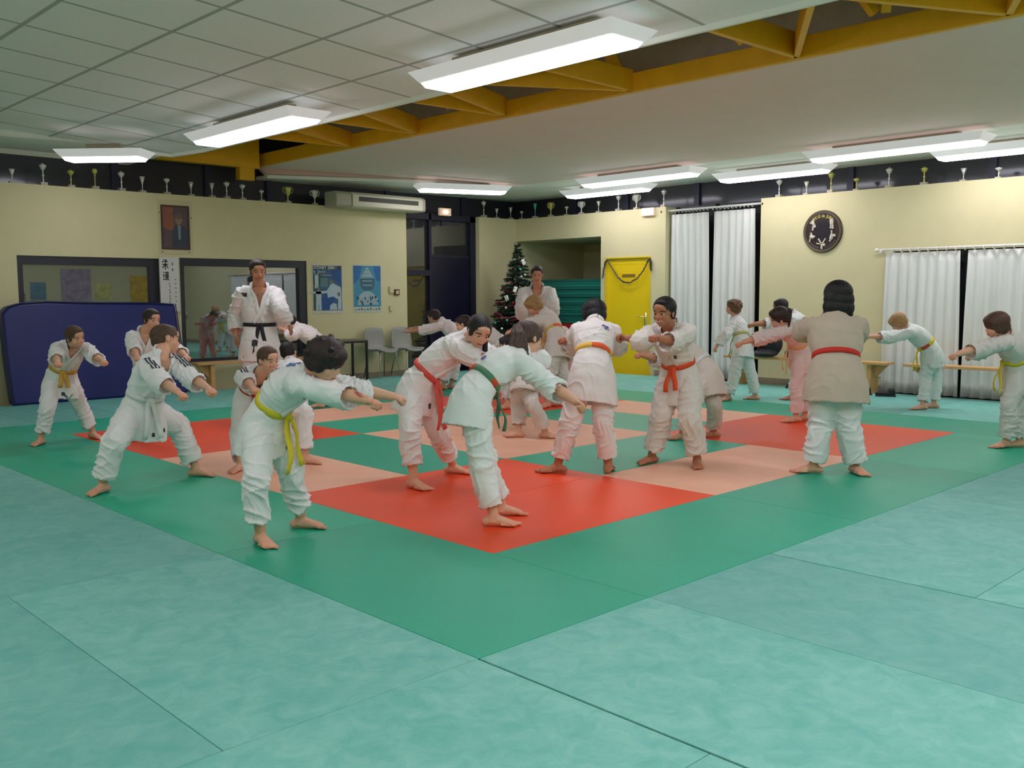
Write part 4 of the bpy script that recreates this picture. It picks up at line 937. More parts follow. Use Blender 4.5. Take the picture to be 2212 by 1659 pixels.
def person(key, p, spec):
    H = p['H']; fat = p['fat']; J = {k: V(p[k]) for k in ('aL','aR','pel','hL','hR','kL','kR','neck','head','sL','sR','wL','wR','eL','eR')}
    near = (J['pel']-V(CAM_POS)).length
    vx = .0045 if near < 8.6 else .006; cvx = .0075 if near < 7.2 else .009 if near < 9 else .011
    hf, sf = V(p['hf']), V(p['sf']); seed = sum(ord(ch)*7**i for i, ch in enumerate(key)) % 9999
    root = thing('person', spec['label'], 'person', (J['pel'].x, J['pel'].y, 0)); base = Vector(root.location)
    adult = H > 1.6; hs = (.135 if adult else .158)*H*spec.get('hk', 1); S = H/1.4*(.93 if adult else 1)
    # spine
    tdir = (J['neck']-J['pel']).normalized(); pu = (UP*.55+tdir*.6).normalized()
    B0, B1, B2 = J['pel'], J['pel']+pu*.13*H, J['neck']
    def sp(t):
        if t < 0: return B0+dn*(-t)*.285*H
        if t > 1: return B2+(B2-B1).normalized()*(t-1)*.285*H
        return B0*(1-t)**2+B1*2*t*(1-t)+B2*t*t
    hips_dn = (-pu*.6-UP*.7).normalized(); dn = hips_dn
    def st(t):
        if t < 0: return -dn
        e = .01; return (sp(min(t+e, 1.2))-sp(max(t-e, 0))).normalized()
    lh = UP.cross(hf).normalized(); ls = (J['sL']-J['sR']).normalized()
    def sl(t):
        q = lerp(lh, ls, min(max(t, 0), 1)); u_ = st(t); q = (q-u_*q.dot(u_)).normalized(); return q
    def sfw(t): return sl(t).cross(st(t)).normalized()
    fk = fat
    keys = [(-.50, .128, .098), (-.15, .120, .092), (0, .113, .086), (.15, .105, .078), (.34, .091, .068), (.5, .103, .077), (.7, .108, .079), (.88, .098, .064), (.98, .068, .05), (1.06, .047, .045), (1.13, .041, .042)]
    def ab(t):
        for (t0, a0, b0), (t1, a1, b1) in zip(keys, keys[1:]):
            if t <= t1: s = min(max((t-t0)/(t1-t0), 0), 1); return (lerp(a0, a1, s)*H*fk**.8, lerp(b0, b1, s)*H*fk)
        return (.044*H, .043*H)
    # ---------------- body
    b = MB(); k_ = .80
    tubeE(b, [(sp(t), sl(t), sfw(t), ab(t)[0]*k_, ab(t)[1]*k_) for t in (-.12, 0, .15, .34, .5, .7, .88, .98)], 20)
    nk = J['neck']; hf_, hl_, hu_ = head_frame(J['head'], p['hd'], nk); c = J['head']; h = hs
    nr = .23*h
    limb(b, smoothpts([sp(.9), nk, c-hu_*.22*h-hf_*.08*h, c-hf_*.06*h], [nr*1.5, nr*1.15, nr, nr])[0], smoothpts([sp(.9), nk, c, c], [nr*1.5, nr*1.15, nr, nr])[1], 16)
    for q in 'LR':
        s_, e_, w_ = J['s'+q], J['e'+q], J['w'+q]
        P_, R_ = smoothpts([s_, lerp(s_, e_, .5), e_, lerp(e_, w_, .35), lerp(e_, w_, .8), w_], [x*S*1.4 for x in (.031, .029, .025, .026, .019, .0175)], 3)
        limb(b, P_, R_, 14); b.ball(s_, .032*S*1.4, 14, 10)
        limb(b, [sp(.85), s_], [.045*H, .036*S*1.4], 14)
        hd_ = spec.get('hdir'+q); d = (w_-e_).normalized()
        if hd_ is not None: d = (d+V(hd_)).normalized()
        sgn = 1 if q == 'L' else -1
        kind = p['hand']
        if kind == 'open': ac = sf; pn = -UP.cross(sf)*sgn; th = 1
        else:
            latl = ls*sgn; ac = latl; pn = -UP; th = -1
            if kind == 'flat' and q == 'R': pn = (-UP*.2+d*.9)
        hsz = S*1.02*(1.15 if adult else 1)
        hand(b, w_, d, ac, pn, hsz, kind, th)
        hp, kn, an = J['h'+q], J['k'+q], J['a'+q]
        P_, R_ = smoothpts([hp, lerp(hp, kn, .5), kn, lerp(kn, an, .35), lerp(kn, an, .8), an], [x*H for x in (.052, .046, .035, .034, .0235, .0215)], 3)
        limb(b, P_, R_, 14)
        foot(b, an, V(p['t'+q]), H/1.38, 1 if q == 'L' else -1)
        limb(b, [an+UP*.01, V((an.x, an.y, .025*H/1.38))-V(p['t'+q])*.008], [.0225*H, .026*H], 12)
    ax = (hf_, hl_, hu_); Pt = lambda a, bb, cc: c+hf_*(a*h)+hl_*(bb*h)+hu_*(cc*h); Bh = lambda a, bb, cc, r: b.ball(Pt(a, bb, cc), tuple(x*h for x in r), 20, 14, ax=ax)
    kid = 0 if adult else 1
    Bh(-.03, 0, .13, (.425, .345, .365)); Bh(.09, 0, -.14+.02*kid, (.275, .255+.012*kid, .32)); Bh(.20-.01*kid, 0, -.40+.035*kid, (.095, .105, .08)); Bh(.02, 0, -.22, (.24, .24, .2))
    for s in (-1, 1):
        Bh(.195, s*.145, -.14, (.12, .12, .13)); Bh(-.02, s*.335, -.03, (.065, .035, .105)); Bh(.0, s*.345, -.10, (.04, .03, .05))
    Bh(.315-.015*kid, 0, .075, (.085, .22, .045)); Bh(.30, 0, .20, (.10, .2, .12))
    nk_ = .82 if kid else 1
    limb(b, [Pt(.325, 0, .05), Pt(.37, 0, -.03), Pt(.42-.03*kid, 0, -.11)], [.036*h*nk_, .04*h*nk_, .048*h*nk_], 10); Bh(.412-.03*kid, 0, -.12, (.058*nk_, .055*nk_, .045*nk_))
    for s in (-1, 1): Bh(.385-.03*kid, s*.045, -.135, (.042*nk_, .033*nk_, .03*nk_))
    sm = spec.get('smile', 0)
    Bh(.335, 0, -.235, (.05, .10+.02*sm, .028)); Bh(.33, 0, -.285, (.05, .085+.02*sm, .03)); Bh(.27, 0, -.26, (.10, .14, .10))
    me = voxel(b, vx, 2)
    co = get_co(me); co[:, 2] = np.maximum(co[:, 2], .0015); set_co(me, co)
    rel = (co-np.array(c))/h; X_ = rel@np.array(hf_); Y_ = rel@np.array(hl_); Z_ = rel@np.array(hu_)
    col = np.ones((len(co), 3)); front = X_ > .12
    hc = np.array(srgb(*spec['hair'])[:3]); skc = np.array(SKIN[spec.get('skin', 'fair')][:3])
    lips = front & (np.abs(Y_) < .105+.05*sm) & (np.abs(Z_+.258-.03*sm*(np.abs(Y_)/.15)**2*3) < .034+.012*sm) & (X_ > .28)
    col[lips] = (.78, .42, .42)
    if sm: teeth = front & (np.abs(Y_) < .115) & (np.abs(Z_+.262-.03*sm*(np.abs(Y_)/.15)**2*3) < .017) & (X_ > .28); col[teeth] = np.array([.75, .72, .68])/skc*.9
    else: line = front & (np.abs(Y_) < .09) & (np.abs(Z_+.262) < .008) & (X_ > .28); col[line] = (.35, .2, .2)
    brow = front & (np.abs(np.abs(Y_)-.155) < .085) & (np.abs(Z_-.075-.02*np.cos((np.abs(Y_)-.14)*18)) < .018) & (X_ > .2); col[brow] = np.minimum(1, hc/skc*1.15)
    cheek = np.exp(-(((np.abs(Y_)-.17)/.09)**2+((Z_+.13)/.08)**2))*(X_ > .15); col *= 1-np.outer(cheek*.6, np.array([.0, .22, .2]))
    ext = np.zeros(len(co), bool)
    for q in 'LR':
        dd = np.linalg.norm(co-np.array(J['w'+q]+(J['w'+q]-J['e'+q]).normalized()*.07), axis=1); ext |= dd < .05
        ft = V(p['t'+q]); dd = np.linalg.norm(co-np.array(J['a'+q]+ft*.12-UP*.05), axis=1); ext |= dd < .055
    col[ext] *= (1.0, .86, .84)
    if spec.get('stubble'): st_ = front & (Z_ < -.2) & ~lips; col[st_] *= (.8, .78, .78)
    set_tint(me, col); me.transform(Matrix.Translation(-base))
    skm = mat('skin_'+spec.get('skin', 'fair'), SKIN[spec.get('skin', 'fair')], .5, tint=True, noise_amt=.04, scale=25, spec=.35)
    body = link('body', me, skm, root, True)
    # eyes
    for s in (-1, 1):
        e = MB(); e.ball(Pt(.287, s*.135, -.01)-base, tuple(x*h for x in (.062, .056, .027)), 12, 8, ax=ax); eo = e.build('eye', mat('eye_white', srgb(225, 218, 212), .25), body, True)
        e = MB(); e.ball(Pt(.334, s*.133, -.01)-base, tuple(x*h for x in (.018, .029, .026)), 10, 8, ax=ax); e.build('iris', mat('iris_brown', srgb(40, 26, 20), .2), body, True)
    # hair
    b = MB(); hair_mesh(b, c, hf_, hl_, hu_, h, spec['style'], seed, spec.get('taild'), spec.get('taill', 1)); me = voxel(b, .005 if near < 8.6 else .006, 1)
    strands(me, c, hf_, hl_, hu_, h, .003 if spec['style'] != 'buzz' else .0008); me.transform(Matrix.Translation(-base))
    hcol = spec['hair']; hm = mat('hair_%d_%d_%d' % hcol, srgb(*hcol), .5, noise_amt=.35, scale=40, bump=.5, bscale=90, spec=.4)
    hair_o = link('hair', me, hm, root, True)
    if spec['style'] == 'pony':
        e = MB(); q = c-hf_*.44*h+hu_*.17*h
        e.tube([q+(hl_*cos(2*pi*k/14)+hu_*sin(2*pi*k/14))*.075*h for k in range(15)], .022*h, 6); me = e.mesh(); me.transform(Matrix.Translation(-base)); link('hair_tie', me, mat('white_hair_tie', srgb(225, 225, 222), .6), hair_o, True)
    # ---------------- trousers
    gi = spec.get('gi', (238, 238, 241)); gt = spec.get('pants', gi)
    def cloth(cn): return mat('gi_%d_%d_%d' % cn, srgb(*cn), .85, noise_amt=.03, scale=5, bump=.35, bscale=240, sheen=.15)
    b = MB(); b.ball(sp(0), (.105*H*fk**.7, .078*H*fk, .075*H), 24, 16, ax=(sl(0), sfw(0), st(.02))); tubeE(b, [(sp(t), sl(t), sfw(t), ab(t)[0]*.87, ab(t)[1]*.87) for t in (-.1, .1, .3)], 20)
    segs = []
    hem = spec.get('hem', .038)
    for q in 'LR':
        hp, kn, an = J['h'+q], J['k'+q], J['a'+q]; en = an+(kn-an).normalized()*(hem*H); g = V((0, 0, -.006*H)); wd = spec.get('legw', 1)
        P_, R_ = smoothpts([hp+UP*.02*H-(hp-sp(0))*.25, lerp(hp, kn, .35), lerp(hp, kn, .75)+g, kn, lerp(kn, en, .4)-hf*.006*H, en], [x*H*wd for x in (.056, .062, .056, .052, .050, .049)], 4)
        limb(b, P_, R_, 20, hollow=.06, wall=.009); segs += [(hp, kn, .9, .085), (kn, en, 1.25, .06)]
    me = voxel(b, cvx, 2); folds(me, .0095*S*1.2, seed+1, [(tuple(a), tuple(q), w, l) for a, q, w, l in segs]); me.transform(Matrix.Translation(-base))
    tro = link('trousers', me, cloth(gt), root, True)
    # ---------------- jacket
    sk = spec.get('skirt', .13); b = MB(); T = [1.13, 1.06, .98, .88, .7, .5, .34, .15, 0]
    rings = [(sp(t), sl(t), sfw(t), *ab(t)) for t in T]
    nh = 4
    for i in range(1, nh+1):
        t = -sk/.285*i/nh; a, bb = ab(max(t, -.5)); rings.append((sp(t), sl(0), sl(0).cross(-dn).normalized(), a*1.04, bb*1.04))
    cc_, X_, Y_, a_, b_ = rings[-1]; rings.append((cc_, X_, Y_, a_-.011, b_-.011)); rings.append((cc_-dn*.07, X_, Y_, a_-.014, b_-.014))
    tubeE(b, rings, 28)
    jsegs = [(sp(.05), sp(.34), .5, .11), (sp(.34), sp(.95), .75, .10)]
    for q in 'LR':
        s_, e_, w_ = J['s'+q], J['e'+q], J['w'+q]; cu = lerp(e_, w_, spec.get('cuff', .38)); g = V((0, 0, -.010*H)); sd_ = (s_-sp(.9)); ws = spec.get('slw', 1)
        inn = lerp(sp(.88), s_, .35)
        P_, R_ = smoothpts([inn, s_, lerp(s_, e_, .5)+g*.6, e_+g, cu+g*.8], [x*H*ws for x in (.046, .048, .049, .050, .049)], 5)
        limb(b, P_, R_, 20, hollow=.05, wall=.009); jsegs.append((s_, e_, 1.0, .07)); jsegs.append((e_, cu, .8, .06))
    me = voxel(b, cvx, 2); folds(me, .0105*S*1.2, seed, [(tuple(a), tuple(q), w, l) for a, q, w, l in jsegs])
    # open the V of the neck
    tcut = spec.get('vneck', .72); vw = 1 if 'vneck' in spec else .8; co = get_co(me); ts = np.linspace(0, 1.16, 59); SPp = np.array([tuple(sp(t)) for t in ts]); idx = np.argmin(((co[:, None, :]-SPp[None])**2).sum(2), axis=1)
    SF = np.array([tuple(sfw(t)) for t in ts]); SL = np.array([tuple(sl(t)) for t in ts]); rel = co-SPp[idx]; fx = (rel*SF[idx]).sum(1); lx = (rel*SL[idx]).sum(1)
    ang = np.degrees(np.arctan2(lx, fx)); tv = ts[idx]; lim = np.interp(tv, [tcut, tcut+.12, .9, 1.0, 1.1], [0, 12*vw, 30*vw, 48*vw, 62*vw])
    kill = (tv > tcut) & (np.abs(ang) < lim) & (np.hypot(fx, lx) < .13*H)
    arms = np.minimum(np.minimum(seg_dist(co, J['sL'], J['eL']), seg_dist(co, J['sR'], J['eR'])), np.minimum(seg_dist(co, J['wL'], J['eL']), seg_dist(co, J['wR'], J['eR']))); kill &= arms > .060*H
    kill |= (tv > 1.12) & (np.hypot(fx, lx) < .07*H) & (arms > .06*H)
    bv = BVHTree.FromPolygons([Vector(x) for x in co], [tuple(pl.vertices) for pl in me.polygons])
    bm = bmesh.new(); bm.from_mesh(me); bm.verts.ensure_lookup_table(); bmesh.ops.delete(bm, geom=[bm.verts[i] for i in np.nonzero(kill)[0]], context='VERTS'); bm.to_mesh(me); bm.free()
    me.transform(Matrix.Translation(-base)); gm = cloth(gi); jac = link('jacket', me, gm, root, True)
    def surf(t, deg, off=.004, reach=1.0):
        a = radians(deg); d = (sfw(t)*cos(a)+sl(t)*sin(a)).normalized(); o = sp(t); A_, Bb = ab(t)
        r0 = 1/sqrt((cos(a)/Bb)**2+(sin(a)/A_)**2)
        hit = bv.ray_cast(o+d*r0*.55, d, r0*.8) if t < .97 else (None,)
        p_ = hit[0] if hit[0] is not None else o+d*r0
        return p_+d*off, d
    def ribbon(name, path, w, th, m, parent, closed=False, mi=None, k=1):
        """path: (point, outward normal)"""
        b = MB(); vs = []; n = len(path); fs = []
        for i, (q, nrm_) in enumerate(path):
            t = (path[min(i+1, n-1)][0]-path[max(i-1, 0)][0])
            if closed: t = path[(i+1) % n][0]-path[(i-1) % n][0]
            t = t.normalized() if t.length > 1e-7 else UP; nn = (nrm_-t*nrm_.dot(t)).normalized(); sd = t.cross(nn)
            q = q-base
            vs += [q-sd*w/2, q+sd*w/2, q+sd*w/2*.96+nn*th, q-sd*w/2*.96+nn*th]
        for i in range(n if closed else n-1):
            a, c_ = i*4, ((i+1) % n)*4
            for j in range(4): fs.append((a+j, a+(j+1) % 4, c_+(j+1) % 4, c_+j))
        if not closed: fs += [(3, 2, 1, 0), tuple((n-1)*4+j for j in range(4))]
        b.add(vs, fs); 
        if mi: b.mi = [mi(f[0]//4) if len(f) == 4 else 0 for f in fs]
        return b.build(name, m, parent, True)
    def sm_path(pp, it=3):
        pp = [list(x) for x in pp]
        for _ in range(it): 
            qq = [list(x) for x in pp]
            for i in range(1, len(pp)-1): pp[i][0] = (qq[i-1][0]+qq[i][0]*2+qq[i+1][0])/4
        return [tuple(x) for x in pp]
    cw = .034*H/1.38*(1.1 if adult else 1)
    def collar(sgn, tend, aend):
        kk = [(1.10, 178), (1.095, 130), (1.06, 92), (.985, 62*vw), (.88, 36*vw), (.80, 20*vw), (tcut+.0, 4), (lerp(tcut, tend, .5), aend*.55), (tend, aend)]
        pp = []
        for (t0, a0), (t1, a1) in zip(kk, kk[1:]):
            for s in range(4): t = lerp(t0, t1, s/4); pp.append(surf(t, sgn*lerp(a0, a1, s/4), .003 if sgn > 0 else .0))
        pp.append(surf(kk[-1][0], sgn*kk[-1][1], .003)); return sm_path(pp)
    ribbon('collar', collar(1, .36, -30), cw, .008, gm, jac); ribbon('collar', collar(-1, .36, -22), cw, .006, gm, jac)
    # belt
    bc = spec['belt']; b1 = mat('belt_%d_%d_%d' % bc[0], srgb(*bc[0]), .7, bump=.2, bscale=150); b2 = mat('belt_%d_%d_%d' % bc[-1], srgb(*bc[-1]), .7, bump=.2, bscale=150)
    if spec.get('belted', True):
        N_ = 44; pp = []
        for i in range(N_):
            dg_ = 360*i/N_; t = .34-.03*cos(radians(dg_)); a = radians(dg_); d = (sfw(t)*cos(a)+sl(t)*sin(a)).normalized(); A_, Bb = ab(t); r0 = 1/sqrt((cos(a)/Bb)**2+(sin(a)/A_)**2)
            hit = bv.ray_cast(sp(t)+d*r0*.6, d, r0*.65); rr_ = (hit[0]-sp(t)).length if hit[0] is not None else r0
            pp.append([sp(t), d, rr_])
        rs = [x[2] for x in pp]
        for _ in range(3): rs = [max(rs[i], (rs[i-1]+rs[i]+rs[(i+1) % N_])/3) for i in range(N_)]
        bw = .040*(1.0 if H > 1.2 else .9); rng = spec.get('belt2', [])
        inr = lambda i: 1 if any(a0 <= (360*i/N_) < a1 for a0, a1 in rng) else 0
        bo = ribbon('belt', [(x[0]+x[1]*(r-.004), x[1]) for x, r in zip(pp, rs)], bw, .011, [b1, b2], root, True, mi=inr)
        fr = pp[0][0]+pp[0][1]*(rs[0]+.014); fd = pp[0][1]; side = sl(.34)
        k = MB(); k.ball(fr-base, (.026, .016, .022), 12, 8, ax=(side, fd, st(.34))); k.ball(fr-base+side*.012-UP*.008, (.020, .018, .022), 12, 8, ax=(side, fd, st(.34))); k.build('knot', b2 if spec.get('tail2') else b1, bo, True)
        TL = spec.get('tail', .19)*H; hfd = V((fd.x, fd.y, 0)); hfd = hfd.normalized() if hfd.length > .1 else hf
        for s in (-1, 1):
            q0 = fr+side*s*.012; spread = side*s*.30; tp = []
            for i in range(9):
                v = i/8; q = q0+spread*TL*v*.6+V((0, 0, -1))*TL*v*(1-.04*s)+hfd*(.03*sin(v*pi*.6)+.01*s*sin(v*7))
                lo_, nn, ix, dd = bv.find_nearest(q)
                tp.append((q, (hfd+side*s*.25*sin(v*4)).normalized()))
            ribbon('belt_tail', tp, bw*.95, .007, b2 if spec.get('tail2') else b1, bo)
    # marks on the jacket
    def decal(name, shape, t, deg, size, m, rot=0, parent=None, arm=None):
        o0, d0 = surf(t, deg, 0); l0 = UP.cross(d0); l0 = (l0-d0*l0.dot(d0)).normalized() if l0.length > .1 else sl(t); u0 = d0.cross(l0); vs = []
        for x, y in shape:
            xr, yr = x*cos(rot)-y*sin(rot), x*sin(rot)+y*cos(rot); q = o0+l0*(xr*size)+u0*(yr*size); hit = bv.ray_cast(q+d0*.06, -d0, .15)
            vs.append(((hit[0] if hit[0] is not None else q)+d0*.0045)-base)
        cen = sum(vs, Vector())/len(vs); b = MB(); n = len(vs); b.add(vs+[cen+d0*.005], [(i, (i+1) % n, n) for i in range(n)]); return b.build(name, m, parent or jac)
    for dc in spec.get('decals', []): decal(*dc)
    if spec.get('stripes'):
        sm_ = mat('dark_stripe', srgb(44, 48, 66), .7)
        for q, sg in (('L', 1), ('R', -1)):
            s_, e_ = J['s'+q], J['e'+q]; ad = (e_-s_).normalized(); up_ = (UP-ad*UP.dot(ad)); up_ = up_.normalized() if up_.length > .2 else -sfw(.8); ac = ad.cross(up_)
            for k in (-1, 0, 1):
                pp = []
                for i in range(17):
                    o = lerp(s_, e_, -.25+.055*i)+ac*k*.021; hit = bv.ray_cast(o+up_*.12, -up_, .2)
                    if hit[0] is not None: pp.append((hit[0]+up_*.0025, up_))
                if len(pp) > 3: ribbon('stripe', sm_path(pp, 1), .010, .003, sm_, jac)
    return root
RECT = [(-1, -1.4), (0, -1.4), (1, -1.4), (1, 0), (1, 1.4), (0, 1.4), (-1, 1.4), (-1, 0)]
FLOWER = [((.8+.2*cos(5*2*pi*k/40))*cos(2*pi*k/40), (.8+.2*cos(5*2*pi*k/40))*sin(2*pi*k/40)) for k in range(40)]
DISC = [(cos(2*pi*k/16), sin(2*pi*k/16)) for k in range(16)]
BADGE = lambda t, deg, s=.012: ('badge', RECT, t, deg, s, mat('dark_badge', srgb(60, 55, 66), .7))
BLK, BRN, LBR, BLD, DBR = (24, 20, 22), (84, 60, 46), (112, 84, 60), (168, 132, 88), (52, 38, 36)
OR, YE, RD, GN, WH, BK, PK = (226, 96, 40), (222, 204, 50), (206, 44, 28), (74, 130, 98), (222, 226, 226), (30, 31, 38), (226, 86, 74)
PEOPLE = {
 'p1': dict(label='person, leftmost child, white judo suit, loose orange-yellow belt, fists out before the blue mat', hair=BRN, style='tied', belt=[(214, 166, 70)], decals=[BADGE(-.32, 12)], smile=1, tail=.1),
 'p2': dict(label='person, dark-haired child in white standing behind the lunging boy at the left', hair=DBR, style='tied', belt=[WH], tail=.1),
 'p3': dict(label='person, boy in a low lunge, dark shoulder stripes, white belt, head turned right', hair=BRN, style='buzz', belt=[WH], stripes=True, decals=[BADGE(-.36, 25, .010), BADGE(-.3, 60, .010)], legw=1.12, skirt=.14, hem=.03, hk=1.05),
 'p4': dict(label='person, tall man in white judo suit with black belt before the interior window', hair=DBR, style='short', belt=[BK], decals=[('emblem', RECT, .86, -62, .014, mat('dark_badge', srgb(60, 55, 66), .7)), BADGE(-.05, -22, .022)], skin='tan', tail=.2, cuff=.72, skirt=.13, vneck=.5, stubble=1),
 'p5': dict(label='person, smiling crew-cut boy with dark shoulder stripes, crouching behind the yellow-belted foreground child', hair=BRN, style='buzz', belt=[(200, 60, 60)], stripes=True, smile=1, tail=.16),
 'p6': dict(label='person, tousled dark-haired child with bright yellow belt bending forward in the left foreground', hair=(46, 32, 34), style='mop', belt=[YE], decals=[('emblem', FLOWER, .93, -158, .038, mat('blue_emblem', srgb(86, 128, 184), .7)), BADGE(-.3, 10)], tail=.21, hk=1.06, hem=.05, cuff=.3),
 'p7': dict(label='person, black-haired child seen from behind, mostly hidden behind the yellow-belted foreground child', hair=BLK, style='short', belt=[WH]),
 'p8': dict(label='person, child in white bending left just right of the black-belted man', hair=BLK, style='short', belt=[WH], gi=(236, 230, 230)),
 'p9': dict(label='person, child stretching both open hands to the left before the dark passage', hair=DBR, style='short', belt=[WH], gi=(236, 230, 230), skin='tan'),
 'p10': dict(label='person, dark-haired girl with hanging salmon red belt, bending towards the ponytailed girl', hair=(30, 24, 26), style='frontlong', belt=[PK], tail=.235, decals=[('emblem', DISC, .88, -70, .012, mat('grey_badge', srgb(120, 118, 130), .7)), BADGE(-.25, -8, .014)], gi=(240, 236, 238), hem=.065, cuff=.12, skin='fair'),
 'p11': dict(label='person, ponytailed girl with green and orange belt bending forward on the near red mats', hair=(78, 56, 50), style='pony', taild=(-.66, -.75, -.70), taill=1.35, belt=[GN, (206, 74, 40)], belt2=[(40, 80), (150, 190), (270, 290)], tail=.15, decals=[('emblem', DISC, .52, -165, .02, mat('violet_emblem', srgb(120, 110, 160), .7)), BADGE(-.3, 5)], gi=(236, 240, 242), hem=.035, cuff=.2),
 'p12': dict(label='person, dark-haired child bending left behind the girl with the salmon red belt', hair=(38, 26, 28), style='short', belt=[WH], gi=(222, 214, 212)),
 'p25': dict(label='person, black-haired child almost hidden behind the ponytailed girl, one leg stepping right', hair=BLK, style='short', belt=[WH], gi=(226, 216, 212)),
 'p13': dict(label='person, blond child with orange and yellow belt bending before the standing young man', hair=BLD, style='mop', belt=[(216, 180, 80), (236, 104, 56)], belt2=[(95, 150)], skirt=.16, gi=(224, 216, 212)),
 'p14': dict(label='person, child in white behind the blond child, only hips and legs showing', hair=DBR, style='short', belt=[WH], gi=(222, 212, 208)),
 'p15': dict(label='person, young man in white judo suit standing upright beside the christmas tree', hair=(46, 32, 30), style='short', belt=[WH], gi=(228, 228, 226), vneck=.42, cuff=.9, skin='tan', hk=1.0),
 'p16': dict(label='person, black-haired child from behind, violet flower emblem, orange and yellow belt', hair=(16, 14, 22), style='bowl', belt=[(236, 184, 70), (228, 92, 40)], belt2=[(150, 235)], skirt=.17, decals=[('emblem', FLOWER, .78, -150, .036, mat('violet_flower', srgb(84, 86, 148), .7))], skin='dark', gi=(236, 230, 230), tail=.1),
 'p17': dict(label='person, smiling black-haired boy with orange belt pushing his fists left', hair=BLK, style='short', belt=[(226, 84, 40)], smile=1, skin='dark', gi=(228, 222, 218), skirt=.14, tail=.12, legw=1.15, hem=.03, slw=1.1, decals=[BADGE(.55, 20, .012)]),
 'p18': dict(label='person, child bending left directly behind the smiling orange-belted boy', hair=BLK, style='short', belt=[WH], gi=(218, 208, 200), skin='tan', skirt=.16),
 'p19': dict(label='person, brown-haired boy in profile looking left, arm lowered, before the bay curtains', hair=LBR, style='mop', belt=[(196, 190, 120)], gi=(232, 238, 238), hem=.02, legw=1.05, cuff=.75, smile=1),
 'p20': dict(label='person, brown-haired child in pinkish white suit bending left beside the beige jacket', hair=DBR, style='tied', belt=[(240, 190, 120)], gi=(234, 216, 214), cuff=.5, hem=.02),
 'p21': dict(label='person, dark-haired child pushing an arm left behind the child in pinkish white', hair=BLK, style='buzz', belt=[WH], gi=(224, 230, 230), skin='dark'),
 'p22': dict(label='person, black bobbed hair seen from behind, beige jacket with red belt, white trousers', hair=(12, 11, 16), style='bob', belt=[(196, 40, 24)], gi=(190, 176, 158), pants=(228, 230, 232), skirt=.14, skin='fair', hk=1.06, legw=1.2, hem=.012, tail=.1, slw=1.15),
 'p23': dict(label='person, fair-haired child with yellow and red belt bending before the long curtains', hair=BLD, style='bowl', belt=[YE, (196, 74, 64)], belt2=[(40, 90)], gi=(218, 228, 226), hem=.02, cuff=.55),
 'p24': dict(label='person, brown-haired child with yellow belt bending left at the right edge', hair=(84, 58, 46), style='bowl', belt=[YE], gi=(214, 212, 208), hem=.02, cuff=.4),
}
